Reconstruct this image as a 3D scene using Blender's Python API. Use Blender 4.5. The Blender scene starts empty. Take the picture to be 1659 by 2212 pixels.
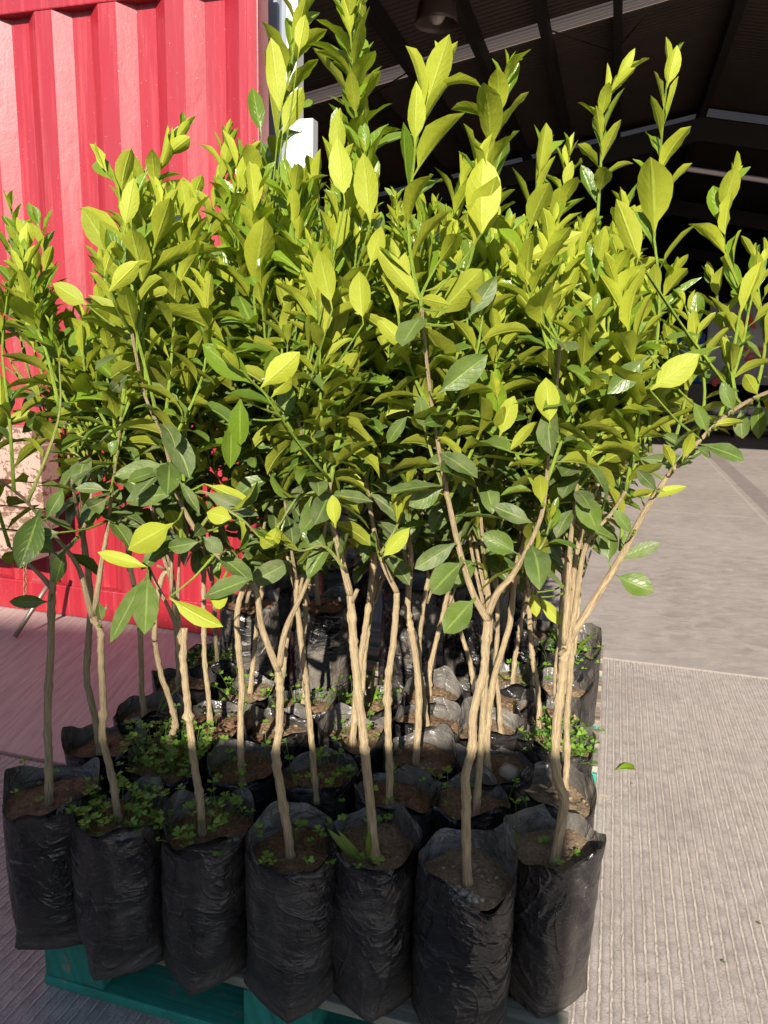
import bpy, math, random
import numpy as np
from math import sin, cos, pi, radians as R_
random.seed(7); rng = np.random.default_rng(11)
sc = bpy.context.scene
col = sc.collection

# ------------------------------------------------------------------ camera
CAM_H = 1.30; PITCH = R_(11.25); ROLL = R_(1.37); FPX = 1662.0; PW, PH = 1659.0, 2212.0
_F = np.array([0, cos(PITCH), -sin(PITCH)]); _R0 = np.array([1., 0, 0]); _D0 = np.array([0, -sin(PITCH), -cos(PITCH)])
_R = cos(ROLL)*_R0 - sin(ROLL)*_D0; _D = cos(ROLL)*_D0 + sin(ROLL)*_R0
_C = np.array([0, 0, CAM_H])
def ray(x, y): return _F + (x-829.5)/FPX*_R + (y-1106)/FPX*_D
def atz(x, y, z):
    d = ray(x, y); return _C + d*((z-CAM_H)/d[2])
def aty(x, y, Y):
    d = ray(x, y); return _C + d*(Y/d[1])
def proj(P):
    v = np.asarray(P)-_C; w = v@_F
    return (829.5+FPX*(v@_R)/w, 1106+FPX*(v@_D)/w)
from mathutils import Matrix, Vector
cd = bpy.data.cameras.new('camera'); cam = bpy.data.objects.new('camera', cd); col.objects.link(cam)
U = -_D; B = -_F
cam.matrix_world = Matrix(((_R[0], U[0], B[0], _C[0]), (_R[1], U[1], B[1], _C[1]), (_R[2], U[2], B[2], _C[2]), (0, 0, 0, 1)))
cd.sensor_fit = 'VERTICAL'; cd.sensor_height = 24.0; cd.lens = 24.0*FPX/PH
cd.clip_start = 0.02; cd.clip_end = 500
sc.camera = cam

# ------------------------------------------------------------------ light
SUN_AZ = R_(7.0); SUN_EL = R_(26.5)          # travel direction measured from +Y towards +X
travel = Vector((sin(SUN_AZ)*cos(SUN_EL), cos(SUN_AZ)*cos(SUN_EL), -sin(SUN_EL)))
ld = bpy.data.lights.new('sun', 'SUN'); ld.energy = 5.0; ld.angle = R_(0.53); ld.color = (1.0, 0.93, 0.82)
lo = bpy.data.objects.new('sun', ld); col.objects.link(lo)
lo.rotation_mode = 'QUATERNION'; lo.rotation_quaternion = travel.to_track_quat('-Z', 'Y'); lo.location = (-2, -8, 8)
w = bpy.data.worlds.new('World'); sc.world = w; w.use_nodes = True
wn = w.node_tree.nodes; wl = w.node_tree.links
sky = wn.new('ShaderNodeTexSky'); sky.sky_type = 'NISHITA'; sky.sun_disc = False
sky.sun_elevation = SUN_EL; sky.sun_rotation = math.atan2(-travel.x, -travel.y)   # azimuth of the sun, clockwise from +Y
sky.altitude = 1500; sky.dust_density = 1.5
wl.new(sky.outputs[0], wn['Background'].inputs[0]); wn['Background'].inputs[1].default_value = 0.078
sc.view_settings.view_transform = 'Standard'; sc.view_settings.look = 'None'
sc.view_settings.exposure = 1.08; sc.view_settings.gamma = 1.0
try:
    sc.cycles.max_bounces = 8; sc.cycles.transparent_max_bounces = 6
except Exception: pass

# yard grid: e1 along the container wall, e2 into the warehouse
G = R_(16.3)
e2 = np.array([sin(G), cos(G), 0.]); e1 = np.array([cos(G), -sin(G), 0.]); ez = np.array([0, 0, 1.])
def YP(a, b, z=0.): return a*e1 + b*e2 + z*ez        # yard coordinates to world

# ------------------------------------------------------------------ helpers
def tag(o, label=None, cat=None, group=None, kind=None):
    if label: o['label'] = label
    if cat: o['category'] = cat
    if group: o['group'] = group
    if kind: o['kind'] = kind
    return o
def empty(name, loc, label, cat, group=None):
    o = bpy.data.objects.new(name, None); col.objects.link(o); o.location = Vector(loc); o.empty_display_size = .05
    return tag(o, label, cat, group)

class MB:
    """collects geometry, links it as ONE mesh"""
    def __init__(s): s.v = []; s.f = []; s.n = 0; s.uv = []; s.c = []; s.has = False
    def add(s, V, Fc, uv=None, c=None):
        V = np.asarray(V, float); s.v.append(V)
        for f in Fc: s.f.append(tuple(i+s.n for i in f))
        k = len(V)
        s.uv.append(np.zeros((k, 2)) if uv is None else uv); s.c.append(np.ones((k, 4)) if c is None else c)
        if uv is not None or c is not None: s.has = True
        s.n += k
    def box(s, c, X, Y, Z, hx, hy, hz):
        c = np.asarray(c); P = []
        for i in (-1, 1):
            for j in (-1, 1):
                for k in (-1, 1): P.append(c + X*hx*i + Y*hy*j + Z*hz*k)
        s.add(P, [(0, 1, 3, 2), (4, 6, 7, 5), (0, 4, 5, 1), (2, 3, 7, 6), (0, 2, 6, 4), (1, 5, 7, 3)])
    def build(s, name, mat, parent=None, smooth=True, bevel=0):
        me = bpy.data.meshes.new(name)
        V = np.concatenate(s.v) if s.v else np.zeros((0, 3))
        if parent is not None: V = V - np.array(parent_world(parent))
        else:
            base = V.mean(0)*np.array([1, 1, 0]) + np.array([0, 0, V[:, 2].min()]); V = V - base
        me.from_pydata(V.tolist(), [], s.f)
        if s.has:
            UVv = np.concatenate(s.uv); Cv = np.concatenate(s.c)
            li = np.empty(len(me.loops), dtype=np.int32); me.loops.foreach_get('vertex_index', li)
            uvl = me.uv_layers.new(name='UVMap'); uvl.data.foreach_set('uv', UVv[li].astype(np.float32).ravel())
            ca = me.color_attributes.new('leaf', 'FLOAT_COLOR', 'POINT'); ca.data.foreach_set('color', Cv.astype(np.float32).ravel())
        if smooth: me.polygons.foreach_set('use_smooth', [True]*len(me.polygons))
        me.materials.append(mat); me.update()
        o = bpy.data.objects.new(name, me); col.objects.link(o)
        if parent is not None: o.parent = parent
        else: o.location = Vector(base)
        if bevel:
            m = o.modifiers.new('b', 'BEVEL'); m.width = bevel; m.segments = 2; m.limit_method = 'ANGLE'
        return o
def parent_world(p):
    l = Vector(p.location)
    while p.parent: p = p.parent; l += Vector(p.location)
    return l
def unit(v): v = np.asarray(v, float); return v/(np.linalg.norm(v)+1e-12)
def smooth_path(P, n):
    P = np.asarray(P, float)
    if len(P) < 3:
        t = np.linspace(0, 1, n)[:, None]; return P[0]*(1-t)+P[-1]*t
    Q = np.vstack([2*P[0]-P[1], P, 2*P[-1]-P[-2]]); out = []
    seg = len(P)-1; T = np.linspace(0, seg, n)
    for t in T:
        i = min(int(t), seg-1); u = t-i; a, b, c, d = Q[i:i+4]
        out.append(.5*((2*b)+(-a+c)*u+(2*a-5*b+4*c-d)*u*u+(-a+3*b-3*c+d)*u**3))
    return np.array(out)
def tube(mb, P, rad, sides=8, cap=True, knob=0.0, c=None):
    P = np.asarray(P); n = len(P); rad = np.broadcast_to(np.asarray(rad, float), (n,)).copy()
    if knob: rad *= 1+knob*rng.normal(size=n)
    T = np.gradient(P, axis=0); T /= np.linalg.norm(T, axis=1)[:, None]+1e-12
    a = unit(np.cross(T[0], [0.3, 1, .1])); V = []; uv = []
    ang = np.linspace(0, 2*pi, sides, endpoint=False)
    L = np.concatenate([[0], np.cumsum(np.linalg.norm(np.diff(P, axis=0), axis=1))])
    for i in range(n):
        a = unit(a-T[i]*(a@T[i])); b = np.cross(T[i], a)
        rr = rad[i]*(1+(knob*rng.normal(size=sides)*.8 if knob else 0))
        V.append(P[i]+(np.cos(ang)*rr)[:, None]*a+(np.sin(ang)*rr)[:, None]*b)
        uv.append(np.stack([ang/(2*pi), np.full(sides, L[i])], 1))
    V = np.concatenate(V); Fc = []
    for i in range(n-1):
        for j in range(sides):
            k = (j+1) % sides; Fc.append((i*sides+j, i*sides+k, (i+1)*sides+k, (i+1)*sides+j))
    if cap: Fc.append(tuple(range(sides))[::-1]); Fc.append(tuple((n-1)*sides+j for j in range(sides)))
    mb.add(V, Fc, np.concatenate(uv), None if c is None else np.tile(c, (len(V), 1)))
def interp(x, xs, ys): return float(np.interp(x, xs, ys))

# ------------------------------------------------------------------ materials
def newmat(name):
    m = bpy.data.materials.new(name); m.use_nodes = True; nt = m.node_tree
    return m, nt.nodes, nt.links, nt.nodes['Principled BSDF']
def N(nodes, t, **kw):
    n = nodes.new('ShaderNode'+t)
    for k, v in kw.items():
        if k in ('inputs',):
            for a, b in v.items(): n.inputs[a].default_value = b
        else: setattr(n, k, v)
    return n
def noise(nd, lk, vec, scale, detail=4, rough=.55, dist=0):
    n = N(nd, 'TexNoise'); n.inputs['Scale'].default_value = scale; n.inputs['Detail'].default_value = detail
    n.inputs['Roughness'].default_value = rough; n.inputs['Distortion'].default_value = dist
    if vec is not None: lk.new(vec, n.inputs['Vector'])
    return n.outputs['Fac']
def ramp(nd, lk, fac, stops, interp_='LINEAR'):
    r = N(nd, 'ValToRGB'); r.color_ramp.interpolation = interp_
    el = r.color_ramp.elements
    while len(el) < len(stops): el.new(.5)
    for e, (p, c) in zip(el, stops):
        e.position = p; e.color = (c, c, c, 1) if isinstance(c, (int, float)) else (*c, 1)
    lk.new(fac, r.inputs[0]); return r.outputs[0]
def mix(nd, lk, fac, a, b, mode='MIX'):
    m = N(nd, 'Mix', data_type='RGBA', blend_type=mode)
    for sock, v in ((0, fac), (6, a), (7, b)):
        if isinstance(v, (int, float)): m.inputs[sock].default_value = v
        elif isinstance(v, tuple): m.inputs[sock].default_value = (*v, 1)
        else: lk.new(v, m.inputs[sock])
    return m.outputs[2]
def math_(nd, lk, op, a, b=None, c=None):
    m = N(nd, 'Math', operation=op)
    for i, v in enumerate((a, b, c)):
        if v is None: continue
        if isinstance(v, (int, float)): m.inputs[i].default_value = v
        else: lk.new(v, m.inputs[i])
    return m.outputs[0]
def bump(nd, lk, h, strength, dist, prev=None):
    b = N(nd, 'Bump'); b.inputs['Strength'].default_value = strength; b.inputs['Distance'].default_value = dist
    lk.new(h, b.inputs['Height'])
    if prev is not None: lk.new(prev, b.inputs['Normal'])
    return b.outputs[0]
def coords(nd, lk, scale=(1, 1, 1), rot=0, kind='obj', loc=(0, 0, 0)):
    """object-space or world-space position, rotated about Z then scaled"""
    mp = N(nd, 'Mapping', vector_type='POINT'); mp.inputs['Scale'].default_value = scale; mp.inputs['Rotation'].default_value = (0, 0, rot)
    mp.inputs['Location'].default_value = loc
    if kind == 'obj': src = N(nd, 'TexCoord').outputs['Object']
    elif kind == 'uv': src = N(nd, 'TexCoord').outputs['UV']
    else: src = N(nd, 'NewGeometry').outputs['Position']
    lk.new(src, mp.inputs[0]); return mp.outputs[0]

def mat_leaf():
    m, nd, lk, b = newmat('citrus_leaf')
    at = N(nd, 'Attribute', attribute_name='leaf'); sep = N(nd, 'SeparateColor'); lk.new(at.outputs['Color'], sep.inputs[0])
    age, rnd, dust = sep.outputs[0], sep.outputs[1], sep.outputs[2]
    uv = N(nd, 'TexCoord').outputs['UV']; sx = N(nd, 'SeparateXYZ'); lk.new(uv, sx.inputs[0])
    au = math_(nd, lk, 'ABSOLUTE', math_(nd, lk, 'SUBTRACT', sx.outputs[0], .5))      # 0 midrib .. .5 edge
    mid = ramp(nd, lk, au, [(0.0, 1.0), (0.035, 0.55), (0.07, 0.0)])
    vn = math_(nd, lk, 'SUBTRACT', math_(nd, lk, 'MULTIPLY', sx.outputs[1], 8.0), math_(nd, lk, 'MULTIPLY', au, 5.0))
    vein = ramp(nd, lk, math_(nd, lk, 'PINGPONG', vn, .5), [(0.0, 1.0), (0.07, .25), (0.16, 0.0)])
    pos = N(nd, 'TexCoord').outputs['Object']
    n1 = noise(nd, lk, pos, 60, 4); n2 = noise(nd, lk, pos, 14, 3); n3 = noise(nd, lk, pos, 260, 3)
    # upper side
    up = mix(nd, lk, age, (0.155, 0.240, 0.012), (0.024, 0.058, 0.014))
    up = mix(nd, lk, math_(nd, lk, 'MULTIPLY', rnd, .55), up, (0.085, 0.145, 0.012))
    up = mix(nd, lk, math_(nd, lk, 'MULTIPLY', ramp(nd, lk, n2, [(.35, 0), (.7, 1)]), .35), up, (0.16, 0.24, 0.02))
    up = mix(nd, lk, math_(nd, lk, 'MULTIPLY', mid, .6), up, (0.26, 0.36, 0.07))
    up = mix(nd, lk, math_(nd, lk, 'MULTIPLY', vein, .06), up, (0.26, 0.36, 0.07))
    dm = math_(nd, lk, 'MULTIPLY', dust, ramp(nd, lk, n1, [(.35, .15), (.7, 1)]))
    up = mix(nd, lk, math_(nd, lk, 'MULTIPLY', dm, .62), up, (0.27, 0.25, 0.17))
    # underside
    dn = mix(nd, lk, age, (0.372, 0.402, 0.028), (0.215, 0.230, 0.023))
    dn = mix(nd, lk, math_(nd, lk, 'MULTIPLY', rnd, .40), dn, (0.255, 0.305, 0.021))
    dn = mix(nd, lk, math_(nd, lk, 'MULTIPLY', mid, .55), dn, (0.46, 0.54, 0.09))
    dn = mix(nd, lk, math_(nd, lk, 'MULTIPLY', vein, .11), dn, (0.50, 0.56, 0.10))
    dn = mix(nd, lk, math_(nd, lk, 'MULTIPLY', ramp(nd, lk, n1, [(.4, 0), (.8, 1)]), .22), dn, (0.24, 0.28, 0.03))
    spot = math_(nd, lk, 'MAXIMUM', ramp(nd, lk, n3, [(.68, 0), (.73, 1)]), ramp(nd, lk, n1, [(.72, 0), (.76, 1)]))
    g = N(nd, 'NewGeometry')
    c = mix(nd, lk, g.outputs['Backfacing'], up, dn)
    c = mix(nd, lk, math_(nd, lk, 'MULTIPLY', spot, .45), c, (0.27, 0.21, 0.07))
    lk.new(c, b.inputs['Base Color'])
    rg = mix(nd, lk, g.outputs['Backfacing'], (.27,)*3, (.58,)*3)
    rg2 = math_(nd, lk, 'ADD', rg, math_(nd, lk, 'MULTIPLY', dust, .28)); lk.new(rg2, b.inputs['Roughness'])
    b.inputs['Specular IOR Level'].default_value = .36
    hb = math_(nd, lk, 'ADD', math_(nd, lk, 'MULTIPLY', n2, .8), math_(nd, lk, 'ADD', math_(nd, lk, 'MULTIPLY', vein, -.12), math_(nd, lk, 'MULTIPLY', mid, -.5)))
    hb = math_(nd, lk, 'ADD', hb, math_(nd, lk, 'MULTIPLY', n1, .55))
    nm = bump(nd, lk, hb, .55, .0035); lk.new(nm, b.inputs['Normal'])
    tr = N(nd, 'BsdfTranslucent'); lk.new(mix(nd, lk, age, (0.40, 0.54, 0.02), (0.09, 0.17, 0.008)), tr.inputs[0]); lk.new(nm, tr.inputs['Normal'])
    mx = N(nd, 'MixShader'); mx.inputs[0].default_value = .27
    lk.new(b.outputs[0], mx.inputs[1]); lk.new(tr.outputs[0], mx.inputs[2])
    lk.new(mx.outputs[0], nd['Material Output'].inputs[0]); return m

def mat_bark():
    m, nd, lk, b = newmat('sapling_bark')
    uv = coords(nd, lk, (9, 14, 1), kind='uv'); uf = coords(nd, lk, (34, 24, 1), kind='uv'); po = N(nd, 'TexCoord').outputs['Object']
    n1 = noise(nd, lk, uv, 1.0, 5, .6, .6); n2 = noise(nd, lk, uf, 1.0, 5, .65, .4); n3 = noise(nd, lk, po, 9, 3)
    at = N(nd, 'Attribute', attribute_name='leaf'); sep = N(nd, 'SeparateColor'); lk.new(at.outputs['Color'], sep.inputs[0])
    c = ramp(nd, lk, n2, [(.34, (.17, .11, .06)), (.48, (.40, .295, .17)), (.66, (.56, .43, .26))])
    c = mix(nd, lk, math_(nd, lk, 'MULTIPLY', ramp(nd, lk, n1, [(.52, 0), (.66, 1)]), .45), c, (.26, .27, .07))
    c = mix(nd, lk, math_(nd, lk, 'MULTIPLY', ramp(nd, lk, n3, [(.35, 0), (.7, 1)]), .4), c, (.36, .28, .17))
    c = mix(nd, lk, math_(nd, lk, 'SUBTRACT', 1.0, sep.outputs[0]), c, (.27, .38, .045))        # green wood
    lk.new(c, b.inputs['Base Color']); b.inputs['Roughness'].default_value = .78; b.inputs['Specular IOR Level'].default_value = .25
    h = math_(nd, lk, 'ADD', math_(nd, lk, 'MULTIPLY', n1, .7), n2)
    lk.new(bump(nd, lk, h, 1.0, .005), b.inputs['Normal']); return m

def mat_bag():
    m, nd, lk, b = newmat('black_polythene')
    oi = N(nd, 'ObjectInfo')
    vm = N(nd, 'VectorMath', operation='ADD'); lk.new(N(nd, 'TexCoord').outputs['Object'], vm.inputs[0])
    cb = N(nd, 'CombineXYZ'); lk.new(math_(nd, lk, 'MULTIPLY', oi.outputs['Random'], 37.0), cb.inputs[0]); lk.new(cb.outputs[0], vm.inputs[1])
    v = vm.outputs[0]
    def mp(s, r=(0, 0, 0)):
        q = N(nd, 'Mapping'); q.inputs['Scale'].default_value = s; q.inputs['Rotation'].default_value = r; lk.new(v, q.inputs[0]); return q.outputs[0]
    hor = noise(nd, lk, mp((9, 9, 55), (0.25, 0.15, 0)), 1, 5, .6, 1.0)        # fine creases across
    big = noise(nd, lk, mp((9, 9, 14), (.4, .2, 0)), 1, 3, .5, 1.2)
    ver = noise(nd, lk, mp((30, 30, 5)), 1, 4, .6)
    fine = noise(nd, lk, mp((150, 150, 150)), 1, 3, .6)
    patch = noise(nd, lk, mp((8, 8, 6)), 1, 6, .72, .8)
    spk = noise(nd, lk, mp((260, 260, 200)), 1, 2, .5)
    sz = N(nd, 'SeparateXYZ'); lk.new(N(nd, 'TexCoord').outputs['Object'], sz.inputs[0])
    at = N(nd, 'Attribute', attribute_name='leaf'); sep = N(nd, 'SeparateColor'); lk.new(at.outputs['Color'], sep.inputs[0])
    d = math_(nd, lk, 'MULTIPLY', ramp(nd, lk, patch, [(.42, 0.0), (.52, .6), (.66, 1)]), ramp(nd, lk, ver, [(.3, .25), (.7, 1)]))
    low = ramp(nd, lk, math_(nd, lk, 'ADD', sz.outputs[2], math_(nd, lk, 'MULTIPLY', math_(nd, lk, 'SUBTRACT', patch, .5), .1)), [(0.0, .75), (.05, .35), (.14, .06)])
    d = math_(nd, lk, 'MAXIMUM', math_(nd, lk, 'MULTIPLY', d, math_(nd, lk, 'MULTIPLY_ADD', sep.outputs[1], .75, .25)), low)
    d = math_(nd, lk, 'MAXIMUM', d, math_(nd, lk, 'MULTIPLY', ramp(nd, lk, hor, [(.62, 0), (.68, 1)]), .16))
    c = mix(nd, lk, math_(nd, lk, 'MULTIPLY', fine, .5), (.006, .006, .008), (.012, .012, .014))
    c = mix(nd, lk, math_(nd, lk, 'MULTIPLY', d, .62), c, (.16, .135, .105))
    c = mix(nd, lk, math_(nd, lk, 'MULTIPLY', ramp(nd, lk, spk, [(.74, 0), (.77, 1)]), .7), c, (.40, .33, .24))
    gi = N(nd, 'NewGeometry'); 
    inner = math_(nd, lk, 'SUBTRACT', 1.0, sep.outputs[0])                      # dusty inside of the collar
    c = mix(nd, lk, math_(nd, lk, 'MULTIPLY', inner, ramp(nd, lk, patch, [(.3, .25), (.7, .75)])), c, (.17, .155, .135))
    lk.new(c, b.inputs['Base Color'])
    lk.new(math_(nd, lk, 'ADD', .20, math_(nd, lk, 'MULTIPLY', d, .6)), b.inputs['Roughness']); b.inputs['Specular IOR Level'].default_value = .5
    hm = math_(nd, lk, 'MULTIPLY', hor, ramp(nd, lk, noise(nd, lk, mp((7, 7, 5)), 1, 3, .5), [(.42, .1), (.60, 1)]))
    cr = noise(nd, lk, mp((9, 9, 7), (.5, .3, .2)), 1, 2, .4, 1.8)
    crease = ramp(nd, lk, math_(nd, lk, 'ABSOLUTE', math_(nd, lk, 'SUBTRACT', cr, .5)), [(0, 1), (.025, .5), (.09, 0)])
    cr2 = noise(nd, lk, mp((24, 24, 38), (.3, .5, 0)), 1, 2, .4, 1.2)
    crease2 = ramp(nd, lk, math_(nd, lk, 'ABSOLUTE', math_(nd, lk, 'SUBTRACT', cr2, .5)), [(0, 1), (.03, .4), (.08, 0)])
    n0 = bump(nd, lk, math_(nd, lk, 'ADD', crease, math_(nd, lk, 'MULTIPLY', crease2, .30)), .55, .0045)
    n1 = bump(nd, lk, big, .9, .018, n0); n2 = bump(nd, lk, hm, .45, .005, n1); n3 = bump(nd, lk, ver, .4, .004, n2)
    lk.new(n3, b.inputs['Normal']); return m

def mat_soil():
    m, nd, lk, b = newmat('potting_soil')
    at = N(nd, 'Attribute', attribute_name='leaf'); sep = N(nd, 'SeparateColor'); lk.new(at.outputs['Color'], sep.inputs[0])
    p = N(nd, 'TexCoord').outputs['Object']; n1 = noise(nd, lk, p, 130, 5, .7); n2 = noise(nd, lk, p, 24, 4)
    c1 = ramp(nd, lk, n1, [(.3, (.045, .021, .011)), (.5, (.17, .080, .038)), (.75, (.34, .19, .10))])
    c2 = ramp(nd, lk, n1, [(.3, (.14, .10, .065)), (.6, (.33, .25, .165)), (.8, (.48, .39, .28))])
    c = mix(nd, lk, sep.outputs[0], c1, c2); c = mix(nd, lk, math_(nd, lk, 'MULTIPLY', ramp(nd, lk, n2, [(.4, 0), (.7, 1)]), .4), c, (.10, .06, .03))
    lk.new(c, b.inputs['Base Color']); b.inputs['Roughness'].default_value = .95; b.inputs['Specular IOR Level'].default_value = .15
    lk.new(bump(nd, lk, n1, 1.0, .006), b.inputs['Normal']); return m

def mat_plain(name, c, rough=.6, metal=0, nscale=30, amt=.25, c2=None, bmp=.0, bscale=60, spec=.5):
    m, nd, lk, b = newmat(name)
    p = N(nd, 'TexCoord').outputs['Object']; n = noise(nd, lk, p, nscale, 5, .6)
    c2 = c2 or tuple(x*.55 for x in c)
    lk.new(mix(nd, lk, math_(nd, lk, 'MULTIPLY', ramp(nd, lk, n, [(.35, 0), (.7, 1)]), amt), c, c2), b.inputs['Base Color'])
    b.inputs['Roughness'].default_value = rough; b.inputs['Metallic'].default_value = metal; b.inputs['Specular IOR Level'].default_value = spec
    if bmp: lk.new(bump(nd, lk, noise(nd, lk, p, bscale, 4), bmp, .004), b.inputs['Normal'])
    return m

def mat_red():
    m, nd, lk, b = newmat('red_container_paint')
    w_ = coords(nd, lk, (1, 1, 1), kind='world'); lo_ = coords(nd, lk, (2.2, 2.2, .5), kind='world')
    n1 = noise(nd, lk, lo_, 3, 5, .6); n2 = noise(nd, lk, w_, 38, 4, .6, 1.5); n3 = noise(nd, lk, w_, 150, 2, .5); st = noise(nd, lk, coords(nd, lk, (40, 40, 1.6), kind='world'), 1, 4, .6)
    c = mix(nd, lk, ramp(nd, lk, n1, [(.3, 0), (.7, 1)]), (.275, .011, .020), (.225, .010, .018))
    c = mix(nd, lk, math_(nd, lk, 'MULTIPLY', ramp(nd, lk, st, [(.5, 0), (.72, 1)]), .16), c, (.70, .17, .17))
    c = mix(nd, lk, math_(nd, lk, 'MULTIPLY', ramp(nd, lk, n3, [(.745, 0), (.765, 1)]), .7), c, (.75, .62, .60))
    lk.new(c, b.inputs['Base Color'])
    lk.new(ramp(nd, lk, n1, [(.3, .36), (.7, .46)]), b.inputs['Roughness']); b.inputs['Specular IOR Level'].default_value = .55
    b.inputs['Coat Weight'].default_value = .25; b.inputs['Coat Roughness'].default_value = .22
    n4 = noise(nd, lk, coords(nd, lk, (1, 1, .6), kind='world'), 9, 3, .5, .8)
    nA = bump(nd, lk, n4, .2, .008); lk.new(bump(nd, lk, n2, .25, .0018, nA), b.inputs['Normal']); return m

def mat_ground():
    m, nd, lk, b = newmat('ribbed_concrete')
    yc = coords(nd, lk, (1, 1, 1), G, kind='world')     # rotates world into yard axes
    s = N(nd, 'SeparateXYZ'); lk.new(yc, s.inputs[0]); a, t = s.outputs[0], s.outputs[1]
    wob = noise(nd, lk, coords(nd, lk, (1, 1, 1), G, kind='world'), 7, 3); wob2 = noise(nd, lk, yc, 60, 3)
    aw = math_(nd, lk, 'ADD', a, math_(nd, lk, 'ADD', math_(nd, lk, 'MULTIPLY', wob, .006), math_(nd, lk, 'MULTIPLY', wob2, .007)))
    rib = math_(nd, lk, 'PINGPONG', math_(nd, lk, 'DIVIDE', aw, .0245), .5)       # 0 at ridge
    ridge = ramp(nd, lk, rib, [(0.0, 1.0), (.08, .95), (.17, .12), (.26, 0.0)])
    groove = ramp(nd, lk, math_(nd, lk, 'PINGPONG', math_(nd, lk, 'ADD', math_(nd, lk, 'DIVIDE', aw, .0245), .80), .5), [(0, 1.0), (.12, .5), (.2, 0)])
    left = math_(nd, lk, 'LESS_THAN', a, -.35)
    lim = math_(nd, lk, 'ADD', math_(nd, lk, 'MULTIPLY', left, -1.55), 3.43)
    ribz = math_(nd, lk, 'LESS_THAN', t, lim)
    wearn = noise(nd, lk, yc, 5, 5, .65); wear = ramp(nd, lk, wearn, [(.30, .25), (.55, 1)])
    brk = ramp(nd, lk, noise(nd, lk, yc, 75, 5, .75), [(.30, .25), (.46, 1)])
    rz = math_(nd, lk, 'MULTIPLY', math_(nd, lk, 'MULTIPLY', ribz, wear), brk)
    rgh = noise(nd, lk, yc, 220, 5, .75); med = noise(nd, lk, yc, 26, 5, .65)
    base = ramp(nd, lk, med, [(.32, (.36, .305, .28)), (.5, (.50, .43, .39)), (.68, (.60, .525, .48))])
    base = mix(nd, lk, math_(nd, lk, 'MULTIPLY', ramp(nd, lk, rgh, [(.36, 1), (.52, 0)]), .75), base, (.24, .20, .185))
    base = mix(nd, lk, math_(nd, lk, 'MULTIPLY', math_(nd, lk, 'MULTIPLY', ridge, rz), .9), base, (.78, .66, .56))
    base = mix(nd, lk, math_(nd, lk, 'MULTIPLY', math_(nd, lk, 'MULTIPLY', groove, rz), .45), base, (.20, .165, .155))
    # smooth slabs: streaky broom finish across, darker warm grey
    st = noise(nd, lk, coords(nd, lk, (.9, 9, 1), G, kind='world'), 2.2, 6, .7, .3)
    stl = noise(nd, lk, coords(nd, lk, (30, 1.3, 1), G, kind='world'), 2.0, 6, .75, .2)
    mott = noise(nd, lk, coords(nd, lk, (2.6, 4.6, 1), G, kind='world'), 3.0, 9, .78, .6)
    sm = ramp(nd, lk, math_(nd, lk, 'ADD', math_(nd, lk, 'MULTIPLY', st, .12), math_(nd, lk, 'MULTIPLY', mott, .88)), [(.34, (.225, .190, .175)), (.5, (.32, .275, .25)), (.64, (.40, .35, .32))])
    sml = ramp(nd, lk, stl, [(.3, (.27, .20, .19)), (.5, (.40, .32, .30)), (.72, (.52, .43, .40))])
    sm = mix(nd, lk, left, sm, sml)
    stain = noise(nd, lk, yc, .9, 4, .6); sm = mix(nd, lk, math_(nd, lk, 'MULTIPLY', ramp(nd, lk, stain, [(.45, 0), (.6, 1)]), .45), sm, (.40, .35, .32))
    scr = noise(nd, lk, coords(nd, lk, (60, 3.2, 1), G+.5, kind='world'), 1.2, 2, .5, .8)
    sm = mix(nd, lk, math_(nd, lk, 'MULTIPLY', ramp(nd, lk, scr, [(.70, 0), (.73, 1)]), .35), sm, (.42, .38, .34))
    stn = noise(nd, lk, yc, 2.6, 6, .7, .8); base = mix(nd, lk, math_(nd, lk, 'MULTIPLY', ramp(nd, lk, stn, [(.50, 0), (.66, 1)]), .42), base, (.27, .225, .21))
    c = mix(nd, lk, ribz, sm, base)
    fl = noise(nd, lk, yc, 95, 2, .5); c = mix(nd, lk, math_(nd, lk, 'MULTIPLY', ramp(nd, lk, fl, [(.74, 0), (.77, 1)]), .5), c, (.17, .12, .08))
    def line(sock, val, wd): 
        return ramp(nd, lk, math_(nd, lk, 'ABSOLUTE', math_(nd, lk, 'SUBTRACT', sock, val)), [(0, 1), (wd*.6, 1), (wd, 0)])
    twob = math_(nd, lk, 'ADD', t, math_(nd, lk, 'MULTIPLY', math_(nd, lk, 'SUBTRACT', wob2, .5), .012))
    edge = line(twob, lim, .014) if False else ramp(nd, lk, math_(nd, lk, 'ABSOLUTE', math_(nd, lk, 'SUBTRACT', twob, lim)), [(0, 1), (.008, 1), (.014, 0)])
    jl = mix(nd, lk, left, (.66, .56, .47), (.07, .065, .07))
    c = mix(nd, lk, math_(nd, lk, 'MULTIPLY', edge, .8), c, jl)
    # dark strip and saw joints of the warehouse slab
    inner = math_(nd, lk, 'GREATER_THAN', t, 3.6); rightz = math_(nd, lk, 'GREATER_THAN', a, -.35); inr = math_(nd, lk, 'MULTIPLY', inner, rightz)
    strip = math_(nd, lk, 'MULTIPLY', inr, ramp(nd, lk, math_(nd, lk, 'ABSOLUTE', math_(nd, lk, 'SUBTRACT', a, 1.50)), [(0, 1), (.085, 1), (.10, 0)]))
    c = mix(nd, lk, math_(nd, lk, 'MULTIPLY', strip, .45), c, (.15, .115, .115))
    j1 = ramp(nd, lk, math_(nd, lk, 'ABSOLUTE', math_(nd, lk, 'SUBTRACT', a, 1.34)), [(0, 1), (.010, 1), (.018, 0)])
    j2 = ramp(nd, lk, math_(nd, lk, 'ABSOLUTE', math_(nd, lk, 'SUBTRACT', t, 7.32)), [(0, 1), (.012, 1), (.02, 0)])
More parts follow.
